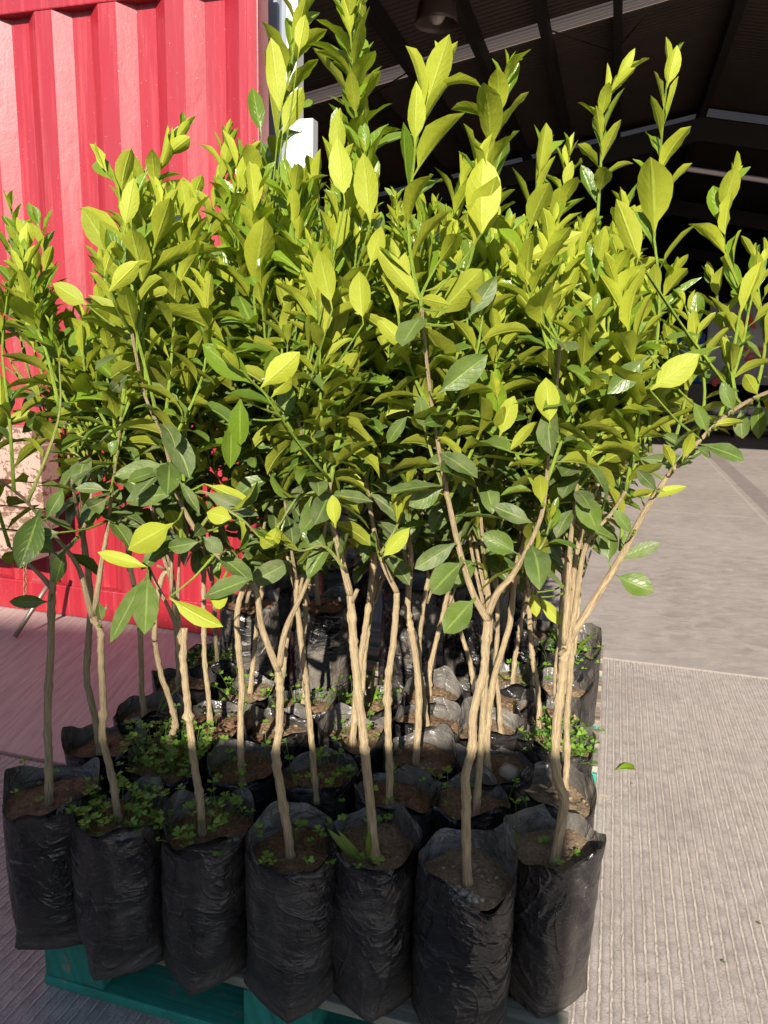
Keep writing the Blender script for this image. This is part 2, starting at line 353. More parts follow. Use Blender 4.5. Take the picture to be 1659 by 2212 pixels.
    c = mix(nd, lk, math_(nd, lk, 'MULTIPLY', math_(nd, lk, 'MULTIPLY', math_(nd, lk, 'MAXIMUM', j1, j2), inr), .5), c, (.46, .39, .33))
    lk.new(c, b.inputs['Base Color']); lk.new(mix(nd, lk, ribz, (.55,)*3, (.9,)*3), b.inputs['Roughness']); b.inputs['Specular IOR Level'].default_value = .3
    h = math_(nd, lk, 'MULTIPLY', ridge, rz)
    nA = bump(nd, lk, h, 1.0, .008); nB = bump(nd, lk, math_(nd, lk, 'MULTIPLY', rgh, math_(nd, lk, 'ADD', math_(nd, lk, 'MULTIPLY', ribz, .8), .2)), .9, .007, nA)
    nC = bump(nd, lk, stl, .3, .004, nB)
    lk.new(nC, b.inputs['Normal']); return m

def mat_pallet():
    m, nd, lk, b = newmat('green_pallet_paint')
    v = coords(nd, lk, (3, 34, 34), kind='uv'); g_ = coords(nd, lk, (1.5, 45, 1), kind='uv')
    n1 = noise(nd, lk, g_, 1, 6, .65, .3); n2 = noise(nd, lk, N(nd, 'TexCoord').outputs['Object'], 14, 6, .7); n3 = noise(nd, lk, N(nd, 'TexCoord').outputs['Object'], 70, 4)
    at = N(nd, 'Attribute', attribute_name='leaf'); sep = N(nd, 'SeparateColor'); lk.new(at.outputs['Color'], sep.inputs[0])
    paint = ramp(nd, lk, n1, [(.3, (.010, .13, .095)), (.55, (.018, .25, .185)), (.8, (.035, .33, .245))])
    wood = ramp(nd, lk, n1, [(.3, (.11, .065, .045)), (.55, (.30, .215, .165)), (.8, (.44, .34, .27))])
    f = ramp(nd, lk, math_(nd, lk, 'ADD', math_(nd, lk, 'MULTIPLY', n2, .8), math_(nd, lk, 'MULTIPLY', n3, .2)), [(.56, 0), (.60, 1)])
    f = math_(nd, lk, 'MAXIMUM', math_(nd, lk, 'MULTIPLY', f, .75), math_(nd, lk, 'SUBTRACT', 1.0, sep.outputs[0]))
    c = mix(nd, lk, f, paint, wood)
    c = mix(nd, lk, math_(nd, lk, 'MULTIPLY', ramp(nd, lk, n2, [(.3, .6), (.5, 0)]), .6), c, (.045, .04, .035))
    lk.new(c, b.inputs['Base Color']); b.inputs['Roughness'].default_value = .7
    lk.new(bump(nd, lk, n1, .5, .004), b.inputs['Normal']); return m

def mat_rusty():
    m, nd, lk, b = newmat('flaking_cream_paint')
    p = N(nd, 'TexCoord').outputs['Object']
    n1 = noise(nd, lk, coords(nd, lk, (1, 1, 1.4)), 28, 6, .72, .8); n2 = noise(nd, lk, p, 6, 3)
    f = ramp(nd, lk, math_(nd, lk, 'ADD', math_(nd, lk, 'MULTIPLY', n1, .75), math_(nd, lk, 'MULTIPLY', n2, .28)), [(.545, 0), (.56, 1)])
    c = mix(nd, lk, f, (.33, .225, .18), (.14, .07, .04)); lk.new(c, b.inputs['Base Color']); b.inputs['Roughness'].default_value = .75
    lk.new(bump(nd, lk, f, .6, .004), b.inputs['Normal']); return m

def mat_translucent_sheet():
    m, nd, lk, b = newmat('fibreglass_skylight')
    b.inputs['Base Color'].default_value = (.20, .17, .15, 1); b.inputs['Roughness'].default_value = .6
    t = N(nd, 'BsdfTranslucent'); t.inputs[0].default_value = (.30, .215, .155, 1)
    mx = N(nd, 'MixShader'); mx.inputs[0].default_value = .75
    lk.new(b.outputs[0], mx.inputs[1]); lk.new(t.outputs[0], mx.inputs[2]); lk.new(mx.outputs[0], nd['Material Output'].inputs[0]); return m

def mat_clover():
    m, nd, lk, b = newmat('clover_leaf')
    at = N(nd, 'Attribute', attribute_name='leaf'); sep = N(nd, 'SeparateColor'); lk.new(at.outputs['Color'], sep.inputs[0])
    lk.new(mix(nd, lk, sep.outputs[1], (.085, .20, .022), (.20, .32, .04)), b.inputs['Base Color']); b.inputs['Roughness'].default_value = .55
    t = N(nd, 'BsdfTranslucent'); t.inputs[0].default_value = (.16, .34, .03, 1); mx = N(nd, 'MixShader'); mx.inputs[0].default_value = .3
    lk.new(b.outputs[0], mx.inputs[1]); lk.new(t.outputs[0], mx.inputs[2]); lk.new(mx.outputs[0], nd['Material Output'].inputs[0]); return m
CLOVER = mat_clover(); LEAF = mat_leaf(); BARK = mat_bark(); BAG = mat_bag(); SOIL = mat_soil(); RED = mat_red(); GROUND = mat_ground(); PAL = mat_pallet(); RUST = mat_rusty(); SKYL = mat_translucent_sheet()
STONE = mat_plain('pebble', (.34, .29, .23), .9, nscale=60, amt=.6, bmp=.5)
WHITE = mat_plain('white_painted_steel', (.58, .565, .55), .45, nscale=4, amt=.15)
GREY = mat_plain('grey_cladding_paint', (.20, .225, .265), .5, nscale=5, amt=.25)
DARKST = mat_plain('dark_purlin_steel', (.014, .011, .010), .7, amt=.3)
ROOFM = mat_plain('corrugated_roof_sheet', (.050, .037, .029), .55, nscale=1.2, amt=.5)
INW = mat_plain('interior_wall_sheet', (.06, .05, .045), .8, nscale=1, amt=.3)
CONC = mat_plain('plain_concrete', (.32, .30, .27), .9, nscale=8, amt=.4)

# ------------------------------------------------------------------ ground and big structure
mb = MB(); S = 90
mb.add([(-S, -S, 0), (S, -S, 0), (S, S, 0), (-S, S, 0)], [(0, 1, 2, 3)])
tag(mb.build('ground', GROUND, smooth=False), kind='structure')

# red corrugated container wall
FP = np.array([-1.576, 3.676, 0.]); CTH = R_(-16.5); ce = np.array([cos(CTH), sin(CTH), 0]); cn = np.array([sin(CTH), -cos(CTH), 0])
def CP(s, o, z): return FP + ce*s + cn*o + ez*z
cont = empty('shipping_container', CP(-.4, -.06, 0), 'red corrugated steel shipping container standing behind the saplings', 'container')
mb = MB(); prof = []; s = .335 - .32*9
DEP = .045
while s < .95:
    prof += [(s, 0), (s+.088, 0), (s+.158, -DEP), (s+.25, -DEP)]; s += .32
prof = [p for p in prof if p[0] < .985] + [(.99, 0), (1.03, 0)]
zt, zb = 2.735, .16; V = []; Fc = []
for (s_, o_) in prof: V += [CP(s_, o_, zb), CP(s_, o_, zt)]
for i in range(len(prof)-1): Fc.append((2*i, 2*i+2, 2*i+3, 2*i+1))
mb.add(V, Fc); mb.build('side_panel', RED, cont, smooth=False)
mb = MB(); mb.box(CP(-.75, -.030, zt+.06), ce, cn, ez, 1.83, .036, .06); mb.build('top_rail', RED, cont, False, .006)
mb = MB(); mb.box(CP(-.75, -.028, .082), ce, cn, ez, 1.83, .040, .078); mb.build('bottom_rail', RED, cont, False, .006)
mb = MB(); mb.box(CP(1.057, -.030, 1.43), ce, cn, ez, .026, .050, 1.42); mb.build('corner_post', RED, cont, False, .004)
mb = MB(); tube(mb, [CP(1.028, .003, .2), CP(1.028, .003, 2.7)], .0035, 6); mb.build('weld_bead', RED, cont)
mb = MB(); mb.box(CP(-.75, -.11, 1.43), ce, cn, ez, 1.80, .02, 1.42); mb.build('back_panel', RED, cont, False)

# warehouse : facade, posts, roof
wh = empty('warehouse', YP(2, 9, 0), 'dark open warehouse with corrugated roof and pale skylight strips', 'warehouse')
PB = 3.30     # plane of the facade (yard depth)
def at_plane(x, y, b):
    d = ray(x, y); t = b/(d@e2); return _C + d*t
pl = at_plane(625, 150, PB)@e1; pr = at_plane(649.5, 150, PB)@e1; gl = at_plane(560, 150, PB)@e1
mb = MB(); mb.box(YP((pl+pr)/2, PB, 2.6), e1, e2, ez, (pr-pl)/2, .035, 2.6); 
post = mb.build('door_post', WHITE, wh, False, .003)
mb = MB(); prof = []; a = gl-.35
while a < pl-.012: prof += [(a, .02), (a+.045, .02), (a+.055, .045), (a+.085, .045)]; a += .095
prof = [p for p in prof if p[0] < pl-.001]+[(pl-.0005, .02)]; V = []; Fc = []
for (s_, o_) in prof: V += [YP(s_, PB+o_, 0), YP(s_, PB+o_, 5.2)]
for i in range(len(prof)-1): Fc.append((2*i, 2*i+2, 2*i+3, 2*i+1))
mb.add(V, Fc); mb.build('cladding', GREY, wh, False)
bl = at_plane(651, 262, PB); br = at_plane(682, 366, PB)
mb = MB(); mb.box(YP((bl@e1+br@e1)/2, PB-.005, (bl[2]+br[2])/2), e1, e2, ez, (br@e1-bl@e1)/2, .03, abs(bl[2]-br[2])/2)
tag(mb.build('switch_box', WHITE, None, False, .003), 'small white metal box fixed to the right side of the white door post', 'switch box')
AL, AR, BF = -9.0, 22.0, 46.0         # side walls and far wall in yard coordinates
RA, RZ, RS = -2.61, 6.0, .19          # a point of the roof and its slope
rdir = ray(1590, 0); t_ = None
# ridge: where the line seen at the top right meets the roof plane
k = RZ + RS*(0-RA)
tr = (k-CAM_H)/(rdir[2]-RS*(rdir@e1)); RIDGE = tr*(rdir@e1)
def roofz(a): return RZ+RS*(a-RA) if a < RIDGE else RZ+RS*(RIDGE-RA)-RS*(a-RIDGE)
def sheet(b0, b1, a0, a1, pitch=.10, amp=.02):
    m_ = MB(); n = max(2, int((b1-b0)/pitch*4)); bs = np.linspace(b0, b1, n+1); V = []; Fc = []
    for b in bs:
        h = amp*sin(2*pi*b/pitch)
        V += [YP(a0, b, roofz(a0+1e-6 if a0 >= RIDGE else a0)+h), YP(a1, b, roofz(a1 if a1 > RIDGE or a0 < RIDGE else a1)+h)]
    for i in range(n): Fc.append((2*i, 2*i+1, 2*i+3, 2*i+2))
    m_.add(V, Fc); return m_
bA = (atz(1000, 115, 6.0)@e2)
strips_l = [(bA-.42, bA+.42)]
def strip_b(x, y):       # yard depth where a pixel's ray meets the roof
    d = ray(x, y); aa = d@e1
    tL = (RZ-RS*RA-CAM_H)/(d[2]-RS*aa)
    if tL*aa <= RIDGE: return tL*(d@e2)
    kk = RZ+RS*(RIDGE-RA)+RS*RIDGE
    tR = (kk-CAM_H)/(d[2]+RS*aa); return tR*(d@e2)
ba, bb = sorted((strip_b(1000, 98), strip_b(1000, 132)))
ca, cb = sorted((strip_b(1330, 287), strip_b(1330, 301)))
da, db = sorted((strip_b(1620, 246), strip_b(1620, 264)))
fa, fb = sorted((strip_b(1600, 376), strip_b(1600, 387)))
bands = sorted([(ba, bb), (ca, cb)]); prev = PB
mbs = []
for (x0, x1) in bands+[(BF, BF)]:
    if x1 > x0 or True:
        mbs.append((prev, x0)); prev = x1
for x0, x1 in mbs:
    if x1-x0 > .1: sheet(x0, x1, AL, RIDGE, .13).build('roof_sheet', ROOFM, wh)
for x0, x1 in bands:
    edges = [AL, -2.4, -2.1, .55, RIDGE] if x0 == ba else [AL, -.5, -.2, 2.2, 2.4, 4.8, 5.0, RIDGE]
    sheet(x0, x1, AL, RIDGE, .13).build('skylight_strip', SKYL, wh)
bands = sorted([(da, db), (fa, fb)]); prev = PB; mbs = []
for (x0, x1) in bands+[(BF, BF)]: mbs.append((prev, x0)); prev = x1
for x0, x1 in mbs:
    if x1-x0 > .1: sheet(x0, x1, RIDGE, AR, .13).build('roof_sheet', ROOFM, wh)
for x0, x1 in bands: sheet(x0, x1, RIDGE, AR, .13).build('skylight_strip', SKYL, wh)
# purlins / beams running into the hall
def beam_a(x, y, drop=.15):
    d = ray(x, y); aa = d@e1; t = (RZ-RS*RA-drop-CAM_H)/(d[2]-RS*aa); return t*aa
for (x, y) in [(650, 40), (875, 120), (1040, 110), (1190, 115), (1335, 120)]:
    aa = beam_a(x, y); 
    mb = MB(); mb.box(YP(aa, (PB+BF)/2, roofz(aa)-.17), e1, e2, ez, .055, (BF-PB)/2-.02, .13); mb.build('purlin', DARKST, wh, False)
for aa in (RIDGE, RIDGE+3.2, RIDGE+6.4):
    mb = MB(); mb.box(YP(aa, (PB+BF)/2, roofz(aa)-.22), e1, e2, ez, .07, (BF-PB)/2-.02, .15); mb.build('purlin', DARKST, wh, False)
for bb_ in (18.5, 27.0, 36.0):          # cross girders
    mb = MB(); V = []
    for a_ in (AL+.1, RIDGE, AR-.1):
        z_ = roofz(a_)-.36; V += [YP(a_, bb_-.08, z_), YP(a_, bb_+.08, z_), YP(a_, bb_+.08, z_-.45), YP(a_, bb_-.08, z_-.45)]
    mb.add(V, [(0, 4, 5, 1), (1, 5, 6, 2), (2, 6, 7, 3), (3, 7, 4, 0), (4, 8, 9, 5), (5, 9, 10, 6), (6, 10, 11, 7), (7, 11, 8, 4), (0, 1, 2, 3), (11, 10, 9, 8)])
    mb.build('girder', DARKST, wh, False)
    for a_ in (AL+.4, RIDGE+8.5):
        mb = MB(); zz = roofz(a_)-.85; mb.box(YP(a_, bb_, zz/2), e1, e2, ez, .12, .14, zz/2); mb.build('column', DARKST, wh, False)
mb = MB()
for P, Q in [((1180, 20), (1330, 75)), ((1330, 75), (1400, -10)), ((740, 210), (1000, 40))]:
    mb = MB()
    b1_ = strip_b(*P); A_ = ray(*P); A_ = _C+A_*(b1_/(A_@e2)); b2_ = strip_b(*Q); B_ = ray(*Q); B_ = _C+B_*(b2_/(B_@e2))
    tube(mb, [A_-ez*.25, B_-ez*.25], .012, 5); mb.build('tie_cable', DARKST, wh)
mb = MB()
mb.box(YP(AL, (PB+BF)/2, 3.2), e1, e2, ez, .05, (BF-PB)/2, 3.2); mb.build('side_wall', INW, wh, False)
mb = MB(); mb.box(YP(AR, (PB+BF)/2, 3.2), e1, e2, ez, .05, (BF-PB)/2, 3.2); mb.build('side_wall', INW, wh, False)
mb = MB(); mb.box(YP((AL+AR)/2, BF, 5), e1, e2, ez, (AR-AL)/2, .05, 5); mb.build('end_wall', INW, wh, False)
# facade above and beside the door opening
mb = MB(); LZ = 5.2; mb.box(YP((AL+AR)/2, PB+.10, LZ+1.9), e1, e2, ez, (AR-AL)/2, .04, 1.9)
mb.box(YP((AL+gl-.36)/2, PB+.10, LZ/2), e1, e2, ez, (gl-.36-AL)/2, .04, LZ/2)
mb.box(YP((13+AR)/2, PB+.10, LZ/2), e1, e2, ez, (AR-13)/2, .04, LZ/2); mb.build('facade', GREY, wh, False)

# pendant lamp
lp = empty('pendant_lamp', YP(0, 0, 0), 'unlit bell shaped warehouse lamp hanging under the dark roof', 'lamp')
dl = ray(944, 18); LPp = _C + dl*(9.5/(dl@e2)); lp.location = Vector(LPp)
mb = MB(); V = []; Fc = []; pr_ = [(.03, .20), (.05, .17), (.12, .13), (.21, .04), (.235, -.12), (.245, -.17)]
for (r_, z_) in pr_:
    for j in range(28): V.append(LPp+np.array([r_*cos(j*2*pi/28), r_*sin(j*2*pi/28), z_]))
for i in range(len(pr_)-1):
    for j in range(28): Fc.append((i*28+j, i*28+(j+1) % 28, (i+1)*28+(j+1) % 28, (i+1)*28+j))
mb.add(V, Fc); o = mb.build('lamp_shade', mat_plain('lamp_shade_enamel', (.10, .07, .06), .4), lp); md = o.modifiers.new('s', 'SOLIDIFY'); md.thickness = .004
mb = MB(); tube(mb, [LPp+ez*.19, LPp+ez*(roofz(LPp@e1)-LPp[2]+.02)], .008, 6); mb.build('hanging_rod', DARKST, lp)
mb = MB(); V = []; Fc = []; 
for i in range(7):
    ph = i*pi/12
    for j in range(16): V.append(LPp+np.array([.10*cos(ph)*cos(j*pi/8), .10*cos(ph)*sin(j*pi/8), -.05-.12*sin(ph)]))
for i in range(6):
    for j in range(16): Fc.append((i*16+j, i*16+(j+1) % 16, (i+1)*16+(j+1) % 16, (i+1)*16+j))
mb.add(V, Fc); mb.build('bulb', mat_plain('frosted_bulb', (.5, .45, .4), .3), lp)

# banner, sacks and drum deep in the hall
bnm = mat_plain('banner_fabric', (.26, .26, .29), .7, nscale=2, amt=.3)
redm = mat_plain('banner_red_ink', (.42, .03, .03), .7)
BB = 17.0
def pb(x, y, b=BB): return at_plane(x, y, b)
A_ = pb(1535, 655); B_ = pb(1745, 835)
ban = empty('banner', YP((A_@e1+B_@e1)/2, BB, B_[2]), 'white banner with dark red capital lettering at the back of the warehouse', 'banner')
mb = MB(); n = 24; V = []; Fc = []
for i in range(n+1):
    a_ = A_@e1+(B_@e1-A_@e1)*i/n
    for z_ in (B_[2], A_[2]): V.append(YP(a_, BB+.03*sin(i*1.1), z_))
for i in range(n): Fc.append((2*i, 2*i+2, 2*i+3, 2*i+1))
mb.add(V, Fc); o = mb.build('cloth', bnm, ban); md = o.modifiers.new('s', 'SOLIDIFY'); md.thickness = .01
def text(body, x, y, px, mat, parent, b):
    P = pb(x, y, b); cu = bpy.data.curves.new('lettering', 'FONT'); cu.body = body; cu.align_x = 'CENTER'; cu.align_y = 'CENTER'
    cu.size = px/FPX*b*1.35; cu.extrude = .004; cu.offset = .012
    o = bpy.data.objects.new('lettering', cu); col.objects.link(o); cu.materials.append(mat)
    dg = bpy.context.evaluated_depsgraph_get(); me = bpy.data.meshes.new_from_object(o.evaluated_get(dg)); bpy.data.objects.remove(o)
    o = bpy.data.objects.new('lettering', me); col.objects.link(o)
    o.parent = parent; o.location = Vector(P)-parent_world(parent); o.rotation_euler = (pi/2, 0, -G)
text('NA', 1602, 696, 26, redm, ban, BB-.08); text('ETES', 1607, 767, 26, redm, ban, BB-.08)
mb = MB(); P0 = pb(1540, 832, BB-.06); P1 = pb(1572, 798, BB-.06); dv = unit(np.cross(P1-P0, e2))*.06
mb.add([P0-dv, P1-dv, P1+dv, P0+dv], [(0, 1, 2, 3)]); mb.build('stripe', redm, ban, False)
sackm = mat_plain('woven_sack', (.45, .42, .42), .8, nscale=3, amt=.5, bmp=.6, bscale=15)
def floorpt(x, b): 
    d = ray(x, 800); d = _C+d*(b/(d@e2)); return d@e1
sp = 0
for lay in range(2):
    for i in range(4):
        a_ = floorpt(1545+i*38+lay*17, 16.2); sp += 1
        mb = MB(); V = []; Fc = []
        for u in range(9):
            for v_ in range(16):
                U_ = -1+2*u/8; an = v_*pi/8; k_ = (1-abs(U_)**4)**.5 if abs(U_) < 1 else 0.12
                k_ = max(k_, .15)
                V.append(YP(a_+U_*.21, 16.2+cos(an)*.26*k_, .30+lay*.2+sin(an)*.10*k_*(1+.1*sin(u*3+v_))))
        for u in range(8):
            for v_ in range(16): Fc.append((u*16+v_, u*16+(v_+1) % 16, (u+1)*16+(v_+1) % 16, (u+1)*16+v_))
        Fc.append(tuple(range(16))); Fc.append(tuple(8*16+j for j in range(16))[::-1])
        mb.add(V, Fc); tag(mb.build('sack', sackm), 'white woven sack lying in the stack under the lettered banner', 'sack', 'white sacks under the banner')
wp = empty('wooden_pallet', YP(floorpt(1600, 16.2), 16.2, 0), 'brown wooden pallet carrying white sacks inside the warehouse', 'pallet')
brn = mat_plain('raw_pallet_wood', (.16, .08, .05), .8)
for k_ in range(5):
    mb = MB(); mb.box(YP(floorpt(1600, 16.2), 15.8+k_*.2, .17), e1, e2, ez, 1.0, .06, .02); mb.build('deck_board', brn, wp, False)
for k_ in (-.85, 0, .85):
    mb = MB(); mb.box(YP(floorpt(1600, 16.2)+k_, 16.2, .075), e1, e2, ez, .05, .45, .073); mb.build('stringer', brn, wp, False)
blue = mat_plain('blue_plastic', (.015, .06, .30), .4)
dc = YP(floorpt(1480, 15.5), 15.5, 0); mb = MB(); V = []; Fc = []
pr_ = [(0, 0), (.27, 0), (.29, .03), (.29, .28), (.30, .30), (.29, .32), (.29, .58), (.30, .60), (.29, .62), (.29, .86), (.27, .9), (0, .9)]
dr = empty('plastic_drum', dc, 'blue plastic drum standing left of the lettered banner in the dark hall', 'drum')
for (r_, z_) in pr_:
    for j in range(24): V.append(dc+np.array([max(r_, .002)*cos(j*pi/12), max(r_, .002)*sin(j*pi/12), z_+1.0]))
for i in range(len(pr_)-1):
    for j in range(24): Fc.append((i*24+j, i*24+(j+1) % 24, (i+1)*24+(j+1) % 24, (i+1)*24+j))
mb.add(V, Fc); mb.build('drum_body', blue, dr)
mb = MB(); mb.box(dc+ez*.5, e1, e2, ez, .35, .35, .499); mb.build('stand', DARKST, dr, False, .01)
mb = MB(); tube(mb, [dc+e1*.12+ez*1.9, dc+e1*.12+ez*1.925], .04, 14); mb.build('bung', DARKST, dr)

# ------------------------------------------------------------------ what shades the yard from behind the viewer
mb = MB(); WALLY = -1.3
wall_top = .655+(1.20-WALLY)*math.tan(SUN_EL)/cos(SUN_AZ)
xr = .325-(1.20-WALLY)*math.tan(SUN_AZ)
mb.box((xr-3.0, WALLY-.10, wall_top/2), np.array([1., 0, 0]), np.array([0, 1., 0]), ez, 3.0, .10, wall_top/2)
tag(mb.build('added_shade_wall', CONC, None, False, .01), kind='structure')  # unseen slab added to shade the front bags, stands in for the photographer's shadow
FARY = -11.0; far_top = 1.10+(1.42-FARY)*math.tan(SUN_EL)/cos(SUN_AZ); fx = -.60-(1.42-FARY)*math.tan(SUN_AZ)
mb = MB(); mb.box((fx-5.0, FARY-3, far_top/2), np.array([1., 0, 0]), np.array([0, 1., 0]), ez, 5.0, 3, far_top/2)
tag(mb.build('neighbouring_building', CONC, None, False, .02), 'plain concrete building across the yard behind the viewer', 'building', kind='structure')

# ------------------------------------------------------------------ pallets
PFA = YP(0, 0)@e1
def pallet(c0, label, n_boards=7, W=1.055, Dp=1.0):
    """c0: front-left ground corner in yard coords"""
    a0, b0 = c0; root = empty('pallet', YP(a0+W/2, b0+Dp/2, 0), label, 'pallet', 'green painted pallets under the saplings')
    def board(name, ac, bc, zc, ha, hb, hz, along_a=True, paint=1.0):
        mb = MB(); c = YP(ac, bc, zc); P = []; uv = []
        for i in (-1, 1):
            for j in (-1, 1):
                for k_ in (-1, 1):
                    P.append(c+e1*ha*i+e2*hb*j+ez*hz*k_)
                    uv.append(((ha*i, hb*j+.35*hz*k_) if along_a else (hb*j, ha*i+.35*hz*k_)))
        uv = np.array(uv)+rng.random(2)*5
        mb.add(P, [(0, 1, 3, 2), (4, 6, 7, 5), (0, 4, 5, 1), (2, 3, 7, 6), (0, 2, 6, 4), (1, 5, 7, 3)], uv, np.tile([paint, 1, 1, 1], (8, 1)))
        o = mb.build(name, PAL, root, False, .0025); return o
    for k_ in range(n_boards):
        bc = b0+.06+(Dp-.12)*k_/(n_boards-1)
        board('deck_board', a0+W/2, bc, .133, W/2, .058 if k_ in (0, n_boards-1) else .045, .010, True, .25 if k_ == 0 else .1)
    for k_, ac in enumerate((a0+.072, a0+W/2, a0+W-.072)):
        for bc in (b0+.075, b0+Dp/2, b0+Dp-.075):
            board('block', ac, bc, .070, .070, .070, .047, False)
        board('stringer_board', ac, b0+Dp/2, .1195, .06, Dp/2-.002, .0030, False)
        
    for bc in (b0+.062, b0+Dp/2, b0+Dp-.062): board('bottom_board', a0+W/2, bc, .0115, W/2, .060, .0110, True)
    return root
pf = atz(95, 2128, 0); pf0 = (pf@e1, pf@e2)
pallet((pf0[0], pf0[1]), 'green painted wooden pallet under the front rows of bagged saplings')
pallet((pf0[0]+.03, pf0[1]+1.03), 'green wooden pallet behind the first one under the tall bags', W=1.055, Dp=1.0)

# ------------------------------------------------------------------ leaves
NS = 7
_ss = np.linspace(0, 1, NS+1); _PT = .10
def leaf(mb, base, d, n, L, W, age, dust, fold=.35, curl=.5, twist=0., wave=.02, green=None):
    d = unit(d); n = unit(n - d*(n@d)); x = np.cross(d, n); rn = rng.random()
    pet = .09+.05*rn
    P = []; UV = []; ph = rng.random()*6.28; ex = .52+.34*rng.random(); pk = .84+.2*rng.random(); bend = 0.0; pos = np.array(base, float); dd = d.copy(); nn = n.copy(); st = L/NS
    for i, s in enumerate(_ss):
        if i > 0:
            a_ = curl*(1.0/NS)*(1.3 if i < 3 else 1.0)
            dd, nn = dd*cos(a_)-nn*sin(a_), nn*cos(a_)+dd*sin(a_)
            pos = pos+dd*st
        if s < pet: w_ = .045
        else:
            u = (s-pet)/(1-pet); w_ = max(.045 if i < NS else .004, (math.sin(pi*min(1, u**pk)))**ex if u < .999 else 0.0)
        w_ *= W/2; xx = unit(x*cos(twist*s)+nn*sin(twist*s)); nx = np.cross(xx, dd)
        f = fold*(1-.35*s)
        for j, q in enumerate((-1, -.5, 0, .5, 1)):
            h = w_*(abs(q)**1.3)*math.sin(f)*1.0
            if abs(q) == 1 and 0 < i < NS: h += wave*W*sin(ph+i*2.3+q*2)*2
            P.append(pos+xx*w_*q*cos(f)+nx*h); UV.append((.5+q*.5, s))
    Fc = []
    for i in range(NS):
        for j in range(4):
            a_ = i*5+j; Fc.append((a_, a_+1, a_+6, a_+5))
    c = np.tile([age, rn, dust, 1], (len(P), 1)); mb.add(P, Fc, np.array(UV), c)

def gap(p):
    """crowns of the left end stand apart: red wall shows between them"""
    x, y = proj(p)
    if x > 215 or y > 1010 or y < 400: return False
    if y < 745:
        c = 150+(y-430)*.14
        return abs(x-c) < 32 and rng.random() < .93
    return x < 165 and rng.random() < .72
def shoot(mbL, mbW, pts, r0, leafL, young=.7, n=None, startfrac=.15, dens=.024, droop=0., tipscale=.55, fullness=1.0, size_jit=.15, tight=False):
    """a green shoot along pts with leaves in a 3/8 spiral"""
    P = smooth_path(pts, 14); seg = np.linalg.norm(np.diff(P, axis=0), axis=1); L = seg.sum()
    tube(mbW, P, np.linspace(r0, r0*.35, len(P)), 6, c=np.array([.0 if young > .4 else .35, 1, 1, 1]))
    cum = np.concatenate([[0], np.cumsum(seg)]); s = startfrac*L; ang = rng.random()*6.28
    while s < L:
        f = s/L; p = np.array([np.interp(s, cum, P[:, k_]) for k_ in range(3)])
        i = min(np.searchsorted(cum, s), len(P)-1); T = unit(P[i]-P[i-1])
        a_ = unit(np.cross(T, [.2, .9, .3])); b_ = np.cross(T, a_); rad = a_*cos(ang)+b_*sin(ang)
        open_ = (R_(max(15, 42-32*f)) if tight else R_(max(20, 58-44*f)))+rng.normal()*(.12 if tight else .17)
        d = T*cos(open_)+rad*sin(open_); d = d+np.array([0, 0, -1])*droop*(1-f)*.5*rng.random()
        nn = T*sin(open_)-rad*cos(open_)
        nn = nn+rng.normal(size=3)*.28
        sc_ = (1 if f < .62 else 1-(1-tipscale)*(f-.62)/.38)*(1+rng.normal()*size_jit); sc_ = max(.35, sc_)*(.75+.25*min(1, f/.2))
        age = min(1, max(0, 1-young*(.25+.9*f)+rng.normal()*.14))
        Ll = leafL*sc_
        if gap(p): ang += 2*pi*3/8; s += dens; continue
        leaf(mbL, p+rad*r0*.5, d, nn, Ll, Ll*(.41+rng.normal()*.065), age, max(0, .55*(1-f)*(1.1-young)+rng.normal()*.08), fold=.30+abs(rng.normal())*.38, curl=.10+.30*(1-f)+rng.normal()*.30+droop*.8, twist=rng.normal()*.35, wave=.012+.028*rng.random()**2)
        ang += 2*pi*3/8+rng.normal()*.25; s += dens*(1-.45*f)*(.8+.4*rng.random())/fullness
    # terminal tuft
    T = unit(P[-1]-P[-3])
    for k_ in range(3):
        a_ = unit(np.cross(T, [.2, .9, .3])); b_ = np.cross(T, a_); an = rng.random()*6.28; rad = a_*cos(an)+b_*sin(an)
        Ll = leafL*tipscale*(.5+.4*rng.random()); leaf(mbL, P[-1], T*.95+rad*.25, rad*-1+T*.1, Ll, Ll*.34, max(0, 1-young*1.25), 0, fold=.5, curl=.1)

